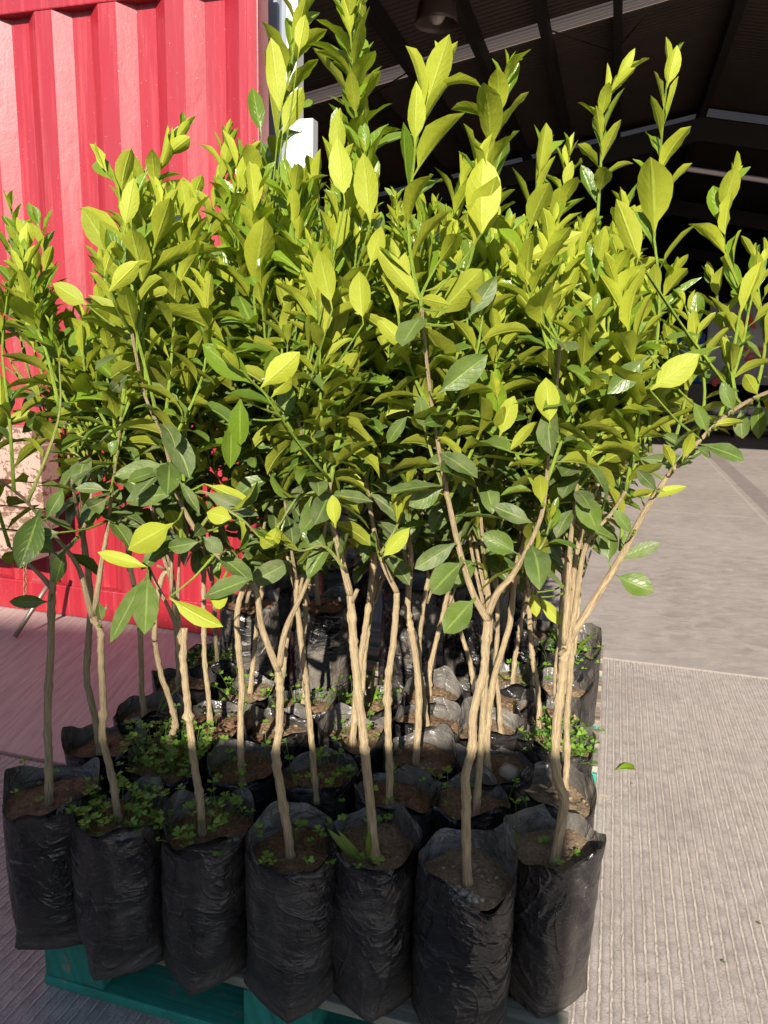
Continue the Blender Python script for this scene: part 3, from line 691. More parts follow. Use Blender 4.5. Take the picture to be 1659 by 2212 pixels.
# ------------------------------------------------------------------ grow bag, soil, clover
def growbag(root, c, rad, zb, H, soil_z, rot, variant, pale, diamond=1.0, flare=1.0, seam=True):
    """c world xy of the bag axis"""
    dusty = 1.7 if H > .40 else .25+.45*rng.random()
    na, nh = 56, 26; V = []; Fc = []; cl = []
    ph = rng.random(6)*6.28; lean = rng.normal(size=2)*.0012
    spike = rng.random()*6.28
    if variant and 'spike' in variant: spike = variant['spike']
    dip = variant.get('dip', rng.random()*6.28) if variant else rng.random()*6.28
    def rimh(t): 
        return .012*sin(t*2+ph[0])+.008*sin(3*t+ph[1])+.005*sin(5*t+ph[2])+(.030 if variant else .009)*math.exp(-((math.remainder(t-spike, 2*pi))/.28)**2)+.003*sin(9*t+ph[4])-(.020 if not variant else variant.get('dipd', .02))*math.exp(-((math.remainder(t-dip, 2*pi))/.55)**2)
    fold_ph = ph[3]
    def rr(t, h):
        k = max(0., 1-h/.30); k = k*k*(3-2*k)                       # bottom block shape
        q = t-rot; sq = .86/max(abs(cos(q)), abs(sin(q)))**.92
        r = rad*(1+k*diamond*(sq-1))
        r *= 1-.05*k
        r *= 1+.018*sin(2*t+ph[4])*(1-k)+.012*sin(3*t+7*h+ph[5])+.006*sin(11*t+9*h+ph[0])
        if h > .80: r *= 1+flare*.05*((h-.80)/.2)**1.5*sin(4*t+fold_ph)+.02*(h-.8)/.2
        r *= 1-.03*math.exp(-((h-.12)/.05)**2)+.010*sin(h*38+3*sin(2*t+ph[1]))*.8
        return r
    ts = np.linspace(0, 2*pi, na, endpoint=False)
    for i in range(nh+1):
        h = i/nh
        for t in ts:
            top = H+rimh(t); z = zb+h*top; r = rr(t, h)
            # pointed lower corners hang a little lower
            V.append((c[0]+lean[0]*h*5+r*cos(t), c[1]+lean[1]*h*5+r*sin(t), z)); cl.append((1, dusty, 1, 1))
    ni = 6; zs = soil_z-.02
    for i in range(ni+1):                                            # inner face of the collar
        f = i/ni
        for t in ts:
            top = zb+H+rimh(t)-.0005; z = top*(1-f)+zs*f; h = (z-zb)/max(H+rimh(t), .01); r = rr(t, min(h, 1))-.0022*min(1, f*6)-.006*f
            V.append((c[0]+lean[0]*5+r*cos(t), c[1]+lean[1]*5+r*sin(t), z)); cl.append((0, 1, 1, 1))
    for i in range(nh+ni+1):
        for j in range(na):
            k = (j+1) % na; Fc.append((i*na+j, i*na+k, (i+1)*na+k, (i+1)*na+j))
    V.append((c[0], c[1], zb+.002)); cl.append((1, 1, 1, 1)); ci = len(V)-1
    for j in range(na): Fc.append((ci, (j+1) % na, j))
    mb = MB(); mb.add(V, Fc, None, np.array(cl)); mb.build('grow_bag', BAG, root)
    # soil
    V = []; Fc = []; nr = 12
    for i in range(nr+1):
        for t in np.linspace(0, 2*pi, 40, endpoint=False):
            r = (rad-.004)*i/nr*(rr(t, .85)/rad); z = soil_z+rng.normal()*.0022+.006*sin(3*t+ph[2])*i/nr+.008*(1-(i/nr)**2)
            V.append((c[0]+lean[0]*5+r*cos(t), c[1]+lean[1]*5+r*sin(t), z))
    for i in range(nr):
        for j in range(40):
            k = (j+1) % 40; Fc.append((i*40+j, i*40+k, (i+1)*40+k, (i+1)*40+j))
    mb = MB(); mb.add(V, Fc, None, np.tile([pale, 1, 1, 1], (len(V), 1)))
    for q in range(14):                                              # clods
        t = rng.random()*6.28; r = rad*.85*math.sqrt(rng.random()); s = .002+.005*rng.random()**2
        blob(mb, (c[0]+r*cos(t), c[1]+r*sin(t), soil_z+.004), s, np.array([min(1, pale+.3), 1, 1, 1]))
    mb.build('soil', SOIL, root)
_ico = None
def blob(mb, c, s, cc=None, flat=.7):
    V = []; ph = rng.random(3)*6
    for i in range(5):
        a_ = -pi/2+pi*i/4
        for j in range(7):
            t = j*2*pi/7; k = 1+.25*sin(3*t+ph[0]+i)+.12*sin(5*t+ph[1])
            V.append((c[0]+s*k*cos(a_)*cos(t), c[1]+s*k*cos(a_)*sin(t), c[2]+s*flat*sin(a_)))
    Fc = []
    for i in range(4):
        for j in range(7): k = (j+1) % 7; Fc.append((i*7+j, i*7+k, (i+1)*7+k, (i+1)*7+j))
    mb.add(V, Fc, None, None if cc is None else np.tile(cc, (35, 1)))
def clover(root, c, rad, z, n, age=.45, hmax=.06, spill=1.05):
    mb = MB()
    for _ in range(n):
        t = rng.random()*6.28; r = rad*math.sqrt(rng.random())*.86; p = np.array([c[0]+r*cos(t), c[1]+r*sin(t), z+.002])
        out = np.array([cos(t), sin(t), 0])*(r/rad)*.026*spill+rng.normal(size=3)*.010; top = p+out+ez*(.012+hmax*rng.random())
        tube(mb, smooth_path([p, (p+top)/2+ez*.008, top], 4), .0007, 3, False, c=np.array([.2, .3, 0, 1]))
        s = .008+.006*rng.random(); a0 = rng.random()*6.28; tilt = rng.normal(size=2)*.35
        nrm = unit([tilt[0], tilt[1], 1])
        for k in range(3):
            an = a0+k*2.094; d = np.array([cos(an), sin(an), .15+.3*rng.random()]); sd = unit(np.cross(nrm, d)); d = unit(d)
            # heart-shaped leaflet
            q = [top, top+d*s*.55+sd*s*.48, top+d*s*.98+sd*s*.40, top+d*s*.86, top+d*s*.98-sd*s*.40, top+d*s*.55-sd*s*.48]
            uvq = np.array([(.5, 0), (1, .5), (.9, 1), (.5, .9), (.1, 1), (0, .5)])
            mb.add(q, [(0, 1, 2, 3), (0, 3, 4, 5)], uvq, np.tile([age+.15*rng.normal(), rng.random(), 0, 1], (6, 1)))
    tag(mb.build('clover_weeds', CLOVER, root), kind='stuff')
def pebbles(root, c, rad, z, n, big=.008):
    mb = MB()
    for _ in range(n):
        t = -pi/2+rng.normal()*.8; r = rad*(.30+.48*rng.random()); blob(mb, (c[0]+r*cos(t), c[1]+r*sin(t), z+.003), big*(.3+.7*rng.random()))
    tag(mb.build('pebbles', STONE, root), kind='stuff')
def grassblades(root, c, z, n, L):
    mb = MB()
    for _ in range(n):
        t = rng.random()*6.28; p = np.array([c[0]+.02*cos(t), c[1]+.02*sin(t), z]); d = np.array([cos(t)*.5, sin(t)*.5, .9]); leaf(mb, p, d, np.array([-cos(t), -sin(t), .4]), L*(.5+.6*rng.random()), L*.07, .35, 0, fold=.3, curl=.6)
    tag(mb.build('grass_blades', LEAF, root), kind='stuff')

# ------------------------------------------------------------------ saplings
SZ = .42
TOPX = [0, 60, 120, 165, 200, 250, 300, 340, 420, 480, 560, 620, 700, 780, 860, 950, 1040, 1100, 1180, 1300, 1400, 1500, 1590, 1659, 1720]
TOPY = [450, 450, 520, 720, 560, 420, 350, 320, 330, 335, 350, 370, 390, 380, 390, 420, 430, 480, 470, 480, 560, 570, 560, 560, 560]
BOTX = [0, 100, 200, 260, 420, 600, 800, 900, 1000, 1150, 1300, 1380, 1450, 1560, 1700]
BOTY = [1130, 1110, 1060, 1010, 1090, 1120, 1110, 1100, 1100, 1130, 1030, 900, 870, 850, 850]

T = []   # tree table
def tree(**k): T.append(k)
GRP = 'citrus saplings in black nursery bags'
# k=0 front row
tree(id='F1', soil=(115, 1728), trunk=[(107, 1742), (105, 1640), (103, 1530), (110, 1400), (112, 1290), (116, 1240), (113, 1200)],
     limbs=[[(113, 1200), (139, 1190), (183, 1135), (200, 1040), (190, 960)], [(112, 1270), (85, 1240), (55, 1213), (20, 1180)]],
     r=.0105, weeds=4, pale=.35, lab='citrus sapling fully in shade in the left end bag of the front row')
tree(id='F2', soil=(258, 1775), trunk=[(257, 1775), (247, 1706), (235, 1651), (221, 1591), (223, 1526), (218, 1411), (216, 1361), (199, 1334)],
     limbs=[[(199, 1334), (178, 1250), (159, 1208), (119, 1158), (89, 1121), (50, 1076), (0, 1037), (-40, 1000)], [(204, 1325), (218, 1225), (231, 1151), (243, 1051), (250, 1000), (262, 900)]],
     r=.0100, weeds=70, pale=.25, lab='sapling with clover spilling from the second bag of the front row')
tree(id='F3', soil=(440, 1795), trunk=[(438, 1806), (432, 1726), (421, 1661), (411, 1576), (403, 1501), (396, 1426), (399, 1356)],
     limbs=[[(396, 1395), (372, 1330), (335, 1255), (322, 1225)], [(392, 1390), (384, 1320), (386, 1240), (390, 1170)]],
     r=.0102, weeds=38, pale=.25, lab='stubbed sapling with a low side shoot, third bag of the front row')
tree(id='F4', soil=(635, 1840), trunk=[(628, 1853), (620, 1786), (605, 1701), (596, 1626), (603, 1576), (605, 1501), (601, 1450)],
     limbs=[[(601, 1450), (565, 1353), (550, 1268), (490, 1218), (425, 1148), (380, 1063), (365, 993), (350, 938), (312, 850), (285, 720)], [(603, 1440), (616, 1363), (650, 1288), (690, 1193), (705, 1120), (715, 1040)]],
     r=.0112, weeds=14, pale=.2, lab='sapling forking wide toward the red wall, fourth bag of the front row')
tree(id='F5', soil=(812, 1840), trunk=[(811, 1861), (801, 1751), (790, 1641), (784, 1577), (774, 1498), (767, 1432), (762, 1366), (757, 1286)],
     limbs=[[(757, 1286), (730, 1180), (703, 1090), (675, 1020), (655, 950), (642, 900)]],
     r=.0118, weeds=8, pale=.55, lab='ridged brown sapling with long grass blades in the fifth front row bag')
tree(id='F6', soil=(1003, 1897), trunk=[(1010, 1911), (1007, 1826), (1007, 1726), (1005, 1676), (1020, 1616), (1023, 1541), (1045, 1451), (1048, 1400), (1053, 1340)],
     limbs=[[(1053, 1340), (1020, 1278), (990, 1178), (965, 1063), (947, 963), (930, 853), (917, 730), (911, 665)],
            [(1055, 1325), (1075, 1280), (1110, 1238), (1150, 1163), (1175, 1088), (1188, 940), (1202, 838), (1210, 740)]],
     r=.0112, weeds=0, peb=40, pale=.8, lab='wide forking sapling with gravel on its soil, sixth bag in front')
tree(id='F7', soil=(1185, 1838), trunk=[(1197, 1866), (1213, 1776), (1219, 1726), (1203, 1676), (1200, 1601), (1210, 1501), (1217, 1426), (1222, 1395)],
     limbs=[[(1222, 1395), (1285, 1295), (1347, 1193), (1386, 1116), (1420, 1062), (1451, 1018), (1505, 958), (1560, 905), (1610, 870), (1665, 845), (1730, 825)],
            [(1220, 1390), (1228, 1263), (1233, 1163), (1245, 1063), (1250, 960)], [(1212, 1480), (1240, 1330), (1265, 1180), (1320, 1110), (1352, 1060)]],
     r=.0125, weeds=6, pale=.85, lab='thick sapling with a long limb reaching right, corner bag of the front row')
# k=1
tree(id='A1', soil=(235, 1625), trunk=[(217, 1632), (207, 1560), (188, 1470), (190, 1400), (196, 1300), (188, 1220), (178, 1140)], r=.0102, pale=.3, top=(165, 1000), lab='bent grey sapling in the left end bag of the second row')
tree(id='A2', soil=(375, 1655), trunk=[(370, 1650), (367, 1601), (378, 1566), (371, 1526), (347, 1451), (334, 1370), (346, 1260), (368, 1225)], r=.0092, weeds=110, pale=.3, tall_weeds=1, lab='sapling in the bag overgrown with dense clover, second row from the front')
tree(id='A3', soil=(530, 1675), trunk=[(525, 1691), (520, 1626), (520, 1551), (522, 1476), (518, 1426), (512, 1330), (525, 1270), (532, 1240)], r=.0095, weeds=10, pale=.35, moss=1, lab='sapling on mossy soil in the second row, third bag from the left')
tree(id='A4', soil=(690, 1700), trunk=[(685, 1735), (677, 1651), (670, 1566), (661, 1476), (652, 1400), (641, 1300), (640, 1252)], r=.0085, weeds=22, pale=.3, lab='slim sapling with a cut green top and trailing weed, fourth bag of the second row')
tree(id='A5', soil=(850, 1735), trunk=[(842, 1761), (841, 1641), (838, 1577), (838, 1472), (849, 1392), (855, 1326), (857, 1280)],
     limbs=[[(857, 1280), (823, 1207), (805, 1130), (790, 1038), (772, 960), (750, 903), (725, 840), (705, 790)]], r=.0100, weeds=6, pale=.3, lab='sapling with dark brown soil behind the fifth front bag, leaning left at its top')
tree(id='A6', soil=(1025, 1755), trunk=[(1027, 1776), (1032, 1701), (1040, 1601), (1046, 1500), (1050, 1420), (1058, 1340), (1050, 1250)], r=.0095, weeds=5, pale=.45, peb=12, lab='sapling in a blue sheened bag with dark stony soil behind the gravel bag')
tree(id='A7', soil=(1200, 1730), trunk=[(1216, 1735), (1225, 1640), (1224, 1560), (1232, 1450), (1236, 1340), (1240, 1230), (1262, 1120)], r=.0088, weeds=0, pale=.9, chips=1, lab='sapling in pale soil with bark chips, second bag of the right edge')
# k=2
tree(id='B1', soil=(325, 1560), trunk=[(320, 1578), (307, 1501), (305, 1426), (300, 1310), (286, 1250), (275, 1180)], r=.0090, pale=.2, grass=3, lab='straight shaded sapling with a dry grass blade, left end bag of the third row')
tree(id='B2', soil=(470, 1573), trunk=[(457, 1583), (450, 1501), (442, 1426), (440, 1300), (441, 1200)], r=.0085, pale=.3, weeds=6, lab='straight sapling with brown soil, third row, second bag from the left')
tree(id='B3', soil=(605, 1590), trunk=[(600, 1600), (604, 1540), (612, 1450), (622, 1370), (640, 1300), (668, 1250)], r=.0080, pale=.6, lab='sapling in a pale rimmed third row bag behind the forked front trunk')
tree(id='B4', soil=(765, 1600), trunk=[(762, 1612), (767, 1530), (776, 1440), (788, 1366), (799, 1286), (806, 1223), (812, 1170)], r=.0105, pale=.55, weeds=10, lab='pale straight sapling in the sunlit middle bag of the third row')
tree(id='B5', soil=(905, 1640), trunk=[(897, 1656), (905, 1526), (899, 1432), (889, 1366), (881, 1313), (887, 1207), (880, 1150)], r=.0105, pale=.6, peb=12, lab='sapling with a flat stone on reddish soil, third row, fifth bag')
tree(id='B6', soil=(1065, 1670), trunk=[(1057, 1691), (1052, 1626), (1055, 1551), (1068, 1460), (1100, 1353), (1110, 1263), (1121, 1200)], r=.0098, pale=.6, rock=1, lab='sapling beside a big pale clod of earth in its bag, third row')
tree(id='B7', soil=(1205, 1625), trunk=[(1212, 1640), (1206, 1560), (1200, 1480), (1208, 1380), (1215, 1280), (1222, 1180)], r=.0080, pale=.5, weeds=75, lab='sapling in the sunlit bag full of bright clover at the right edge')
# k=3..
tree(id='C1', soil=(400, 1487), trunk=[(385, 1500), (385, 1426), (378, 1330), (372, 1240), (360, 1150)], r=.0085, pale=.4, lab='sapling with pale gravelly soil in the left end bag of the fourth row')
tree(id='C2', soil=(540, 1506), trunk=[(540, 1500), (548, 1420), (556, 1340), (566, 1270), (575, 1200)], r=.0090, pale=.7, weeds=16, lab='sapling with sunlit clover and pale soil in the fourth row left of the tall bags')
tree(id='C3', soil=(656, 1540), trunk=[(653, 1545), (658, 1480), (655, 1400), (660, 1320), (655, 1240)], r=.0080, pale=.4, weeds=20, lab='sapling with small clover at the foot of the tall black bags, fourth row')
tree(id='C4', soil=(800, 1530), trunk=[(783, 1535), (785, 1470), (790, 1400), (800, 1330), (812, 1250)], r=.0085, pale=.4, weeds=24, grass=2, lab='sapling with clover and a looping stem in the fourth row, middle of the pallet')
tree(id='C5', soil=(920, 1572), trunk=[(925, 1580), (915, 1500), (905, 1420), (912, 1330), (925, 1250)], r=.0080, pale=.45, lab='sapling in a wide dark collar with rusty soil, fourth row, right of the middle')
tree(id='C6', soil=(1070, 1590), trunk=[(1082, 1590), (1078, 1520), (1070, 1440), (1075, 1350), (1072, 1250)], r=.0078, pale=.8, lab='sapling on pale crumbly soil, sixth bag of the fourth row')
tree(id='C7', soil=(1185, 1562), trunk=[(1165, 1582), (1162, 1493), (1153, 1440), (1147, 1389), (1143, 1320), (1138, 1250)], r=.0090, pale=.5, chips=1, bigleaf=1, lab='slim sapling with a round fallen leaf on red soil, fourth bag of the right edge')
tree(id='D5', soil=(930, 1512), trunk=[(928, 1506), (929, 1445), (947, 1366), (959, 1318), (972, 1260)], r=.0095, pale=.6, lab='leaning pale sapling standing against the tall black bags, fifth row')
tree(id='D6', soil=(1090, 1527), trunk=[(1028, 1500), (1012, 1419), (992, 1356), (975, 1290)], r=.0090, pale=.5, grass=2, lab='sapling leaning left in the fifth row beside the tall black bag')
tree(id='D7', soil=(1210, 1503), trunk=[(1222, 1500), (1228, 1430), (1236, 1350), (1238, 1260)], r=.0080, pale=.9, lab='sapling on bright sandy soil, fifth bag of the right edge')
tree(id='E6', soil=(1112, 1480), trunk=[(1106, 1487), (1112, 1424), (1118, 1389), (1128, 1330), (1138, 1280)], r=.0090, pale=.7, weeds=10, grass=3, lab='pale sapling with grass and clover beside the right tall bag, sixth row')
tree(id='E7', soil=(1225, 1425), trunk=[(1240, 1420), (1246, 1350), (1252, 1280), (1250, 1200)], r=.0080, pale=.7, weeds=40, grass=4, lab='sapling with clover and grass in the last but one bag of the right edge')
tree(id='G6', soil=(1140, 1378), trunk=[(1150, 1372), (1158, 1310), (1160, 1240), (1168, 1180)], r=.0085, pale=.8, grass=3, lab='sapling in the low far bag beside the right back corner of the pallet')
tree(id='G7', soil=(1240, 1388), trunk=[(1236, 1390), (1240, 1320), (1250, 1260), (1262, 1180)], r=.0085, pale=.85, grass=2, lab='sapling in the far corner bag with smooth rolled rim on the right edge')
tree(id='D2', soil=(465, 1441), trunk=[(470, 1440), (465, 1360), (462, 1290), (455, 1210)], r=.0080, pale=.5, weeds=45, lab='sapling in the clover filled bag at the back left, in front of the container')
# tall bags
for i, (x, y, w_, lab) in enumerate([
    (535, 1315, 1.0, 'sapling in the left tall black bag of the back group'),
    (688, 1312, 1.0, 'sapling in the tall black bag with tree shadows across its sunlit front'),
    (880, 1285, 1.05, 'sapling in the tall glossy bag right of the middle trunks at the back'),
    (1030, 1285, 1.15, 'sapling in the wide right tall black bag behind the forked trunk')]):
    tree(id='T%d' % i, soil=(x, y), tall=w_, trunk=None, r=.0095, pale=.3, lab=lab)
for i, (x, y) in enumerate([(600, 1238), (745, 1232), (890, 1228), (1020, 1225), (1120, 1240)]):
    tree(id='U%d' % i, soil=(x, y), tall=1.0, trunk=None, r=.0095, pale=.3, lab='sapling half hidden in the dark last row behind the tall black bags')

TALLSZ = .575
# extra leafy shoots traced from the photo: owner, path, Y start/end, leaf length, youngness
HS = [
 ('A3', [(575, 420), (600, 300), (625, 160), (645, 60), (665, -30)], 1.60, 1.55, .088, 1.0, 1.0),
 ('A4', [(770, 420), (772, 300), (765, 180), (757, 70), (752, -20)], 1.50, 1.45, .085, 1.05, 1.5),
 ('A5', [(800, 420), (785, 300), (772, 200), (765, 90), (775, 0)], 1.55, 1.50, .080, 1.0, 1.2),
 ('F6', [(911, 668), (893, 590), (882, 500), (886, 420), (892, 370), (900, 300), (925, 215), (945, 165)], 1.19, 1.17, .090, .98, .8),
 ('F4', [(425, 1150), (470, 1100), (520, 1120), (560, 1160)], 1.2, 1.12, .066, .25, .6), ('F5', [(690, 1060), (640, 1080), (600, 1140)], 1.22, 1.15, .062, .4, .6),
 ('F5', [(745, 1230), (700, 1180), (650, 1190), (600, 1170)], 1.22, 1.15, .062, .3, .6), ('A5', [(820, 1200), (860, 1130), (880, 1050)], 1.32, 1.28, .066, .4, .7),
 ('F6', [(1120, 1225), (1170, 1180), (1190, 1120)], 1.19, 1.18, .060, .3, .8), ('A6', [(1050, 1250), (1040, 1180), (1020, 1100)], 1.36, 1.34, .066, .3, .8),
 ('A3', [(532, 1240), (500, 1190), (470, 1200)], 1.44, 1.38, .064, .3, .8), ('F7', [(1235, 1170), (1200, 1130), (1170, 1150)], 1.26, 1.22, .06, .3, .8),
 ('F7', [(1560, 915), (1580, 800), (1562, 700), (1540, 610)], 1.33, 1.36, .072, .55, .8), ('F7', [(1500, 965), (1522, 860), (1510, 760), (1480, 660)], 1.32, 1.35, .072, .5, .9),
 ('F7', [(1440, 1012), (1472, 900), (1490, 800), (1500, 720)], 1.31, 1.34, .068, .5, .9), ('F7', [(1632, 850), (1652, 750), (1640, 640), (1630, 560)], 1.34, 1.36, .072, .6, .8),
 ('F7', [(1250, 960), (1260, 820), (1280, 700), (1290, 560)], 1.30, 1.30, .078, .8, .9), ('F7', [(1352, 1060), (1400, 930), (1440, 820), (1450, 690)], 1.33, 1.40, .072, .6, 1.0),
 ('F6', [(940, 900), (990, 780), (1010, 680), (985, 560)], 1.19, 1.22, .085, .8, .6), ('F5', [(645, 905), (690, 760), (700, 660), (690, 560)], 1.22, 1.20, .085, .9, .7),
 ('C6', [(1180, 560), (1200, 480), (1215, 420), (1230, 340)], 1.75, 1.75, .080, 1.0, 1.3), ('D7', [(1330, 600), (1345, 520), (1350, 450)], 1.9, 1.9, .085, 1.0, 1.3), ('C5', [(960, 560), (975, 470), (1000, 380)], 1.7, 1.7, .080, 1.0, 1.3),
 ('B4', [(700, 560), (690, 470), (680, 390)], 1.65, 1.65, .08, 1.0, 1.3),
 ('A6', [(1040, 500), (1048, 400), (1062, 320), (1080, 230), (1095, 150)], 1.40, 1.38, .090, .95, .9),
 ('B7', [(1290, 480), (1296, 390), (1300, 300), (1305, 220), (1340, 165)], 1.60, 1.58, .075, 1.0, 1.1),
 ('F7', [(1405, 978), (1402, 900), (1412, 800), (1421, 713), (1425, 620), (1412, 500), (1420, 400), (1430, 290), (1440, 180), (1445, 150)], 1.30, 1.32, .080, .9, .55),
 ('F7', [(1590, 862), (1580, 790), (1592, 713), (1600, 640), (1575, 560), (1555, 480), (1580, 400)], 1.30, 1.32, .078, .95, .7),
 ('F7', [(1340, 1190), (1345, 1113), (1337, 1023), (1333, 930), (1332, 813), (1345, 713), (1352, 620)], 1.27, 1.30, .072, .6, .75),
 ('F7', [(1545, 930), (1600, 760), (1620, 660), (1650, 560)], 1.30, 1.36, .075, .6, .7),
 ('A7', [(1130, 560), (1145, 480), (1160, 400), (1175, 330)], 1.38, 1.38, .080, 1.0, 1.0),
 ('F5', [(675, 1015), (630, 930), (590, 868), (545, 825), (500, 775)], 1.22, 1.10, .072, .75, .6),
 ('F5', [(642, 900), (632, 800), (640, 700), (655, 620)], 1.24, 1.24, .075, .7, .8),
 ('F4', [(350, 940), (330, 860), (290, 700), (265, 600), (262, 560)], 1.22, 1.15, .070, .75, .7),
 ('F4', [(300, 760), (290, 650), (270, 520), (262, 420), (230, 370)], 1.2, 1.22, .075, .8, .8),
 ('A1', [(170, 1030), (150, 930), (120, 830), (90, 700), (95, 560), (85, 490)], 1.52, 1.5, .068, .7, .7),
 ('A1', [(150, 920), (60, 830), (0, 785), (-60, 740)], 1.50, 1.45, .066, .35, .4),
 ('A1', [(125, 830), (60, 700), (40, 560), (25, 450)], 1.50, 1.5, .062, .9, 1.2),
 ('A1', [(165, 990), (140, 850), (110, 720), (110, 600)], 1.55, 1.55, .066, .75, 1.0),
 ('F2', [(128, 880), (100, 760), (60, 660), (50, 560)], 1.28, 1.30, .066, .7, .9),
 ('F2', [(30, 1060), (20, 900), (5, 760), (15, 640)], 1.25, 1.3, .066, .5, .6),
 ('F2', [(60, 1085), (110, 960), (130, 880), (128, 780)], 1.25, 1.28, .070, .35, .45),
 ('F2', [(246, 1010), (262, 900), (300, 800), (290, 690)], 1.32, 1.34, .070, .45, .7),
 ('C1', [(330, 560), (330, 440), (350, 350), (395, 280)], 1.9, 1.9, .070, 1.0, 1.5),
 ('B2', [(440, 560), (460, 460), (480, 380), (490, 300)], 1.8, 1.8, .072, .95, 1.5),
 ('B3', [(560, 700), (570, 560), (585, 450), (575, 390)], 1.7, 1.7, .075, .95, 1.1),
 ('F5', [(650, 960), (700, 830), (720, 640), (740, 480), (730, 320)], 1.22, 1.28, .092, .95, .7),
 ('A5', [(880, 640), (820, 560), (800, 450), (790, 340)], 1.35, 1.32, .095, 1.0, .7),
 ('F6', [(920, 720), (1000, 600), (1030, 500), (1040, 380)], 1.20, 1.18, .095, .95, .55),
 ('F6', [(1202, 838), (1190, 720), (1150, 640), (1120, 560)], 1.22, 1.2, .085, .9, .7),
 ('F6', [(1175, 1088), (1120, 990), (1085, 930), (1075, 860)], 1.2, 1.15, .075, .85, .5),
]
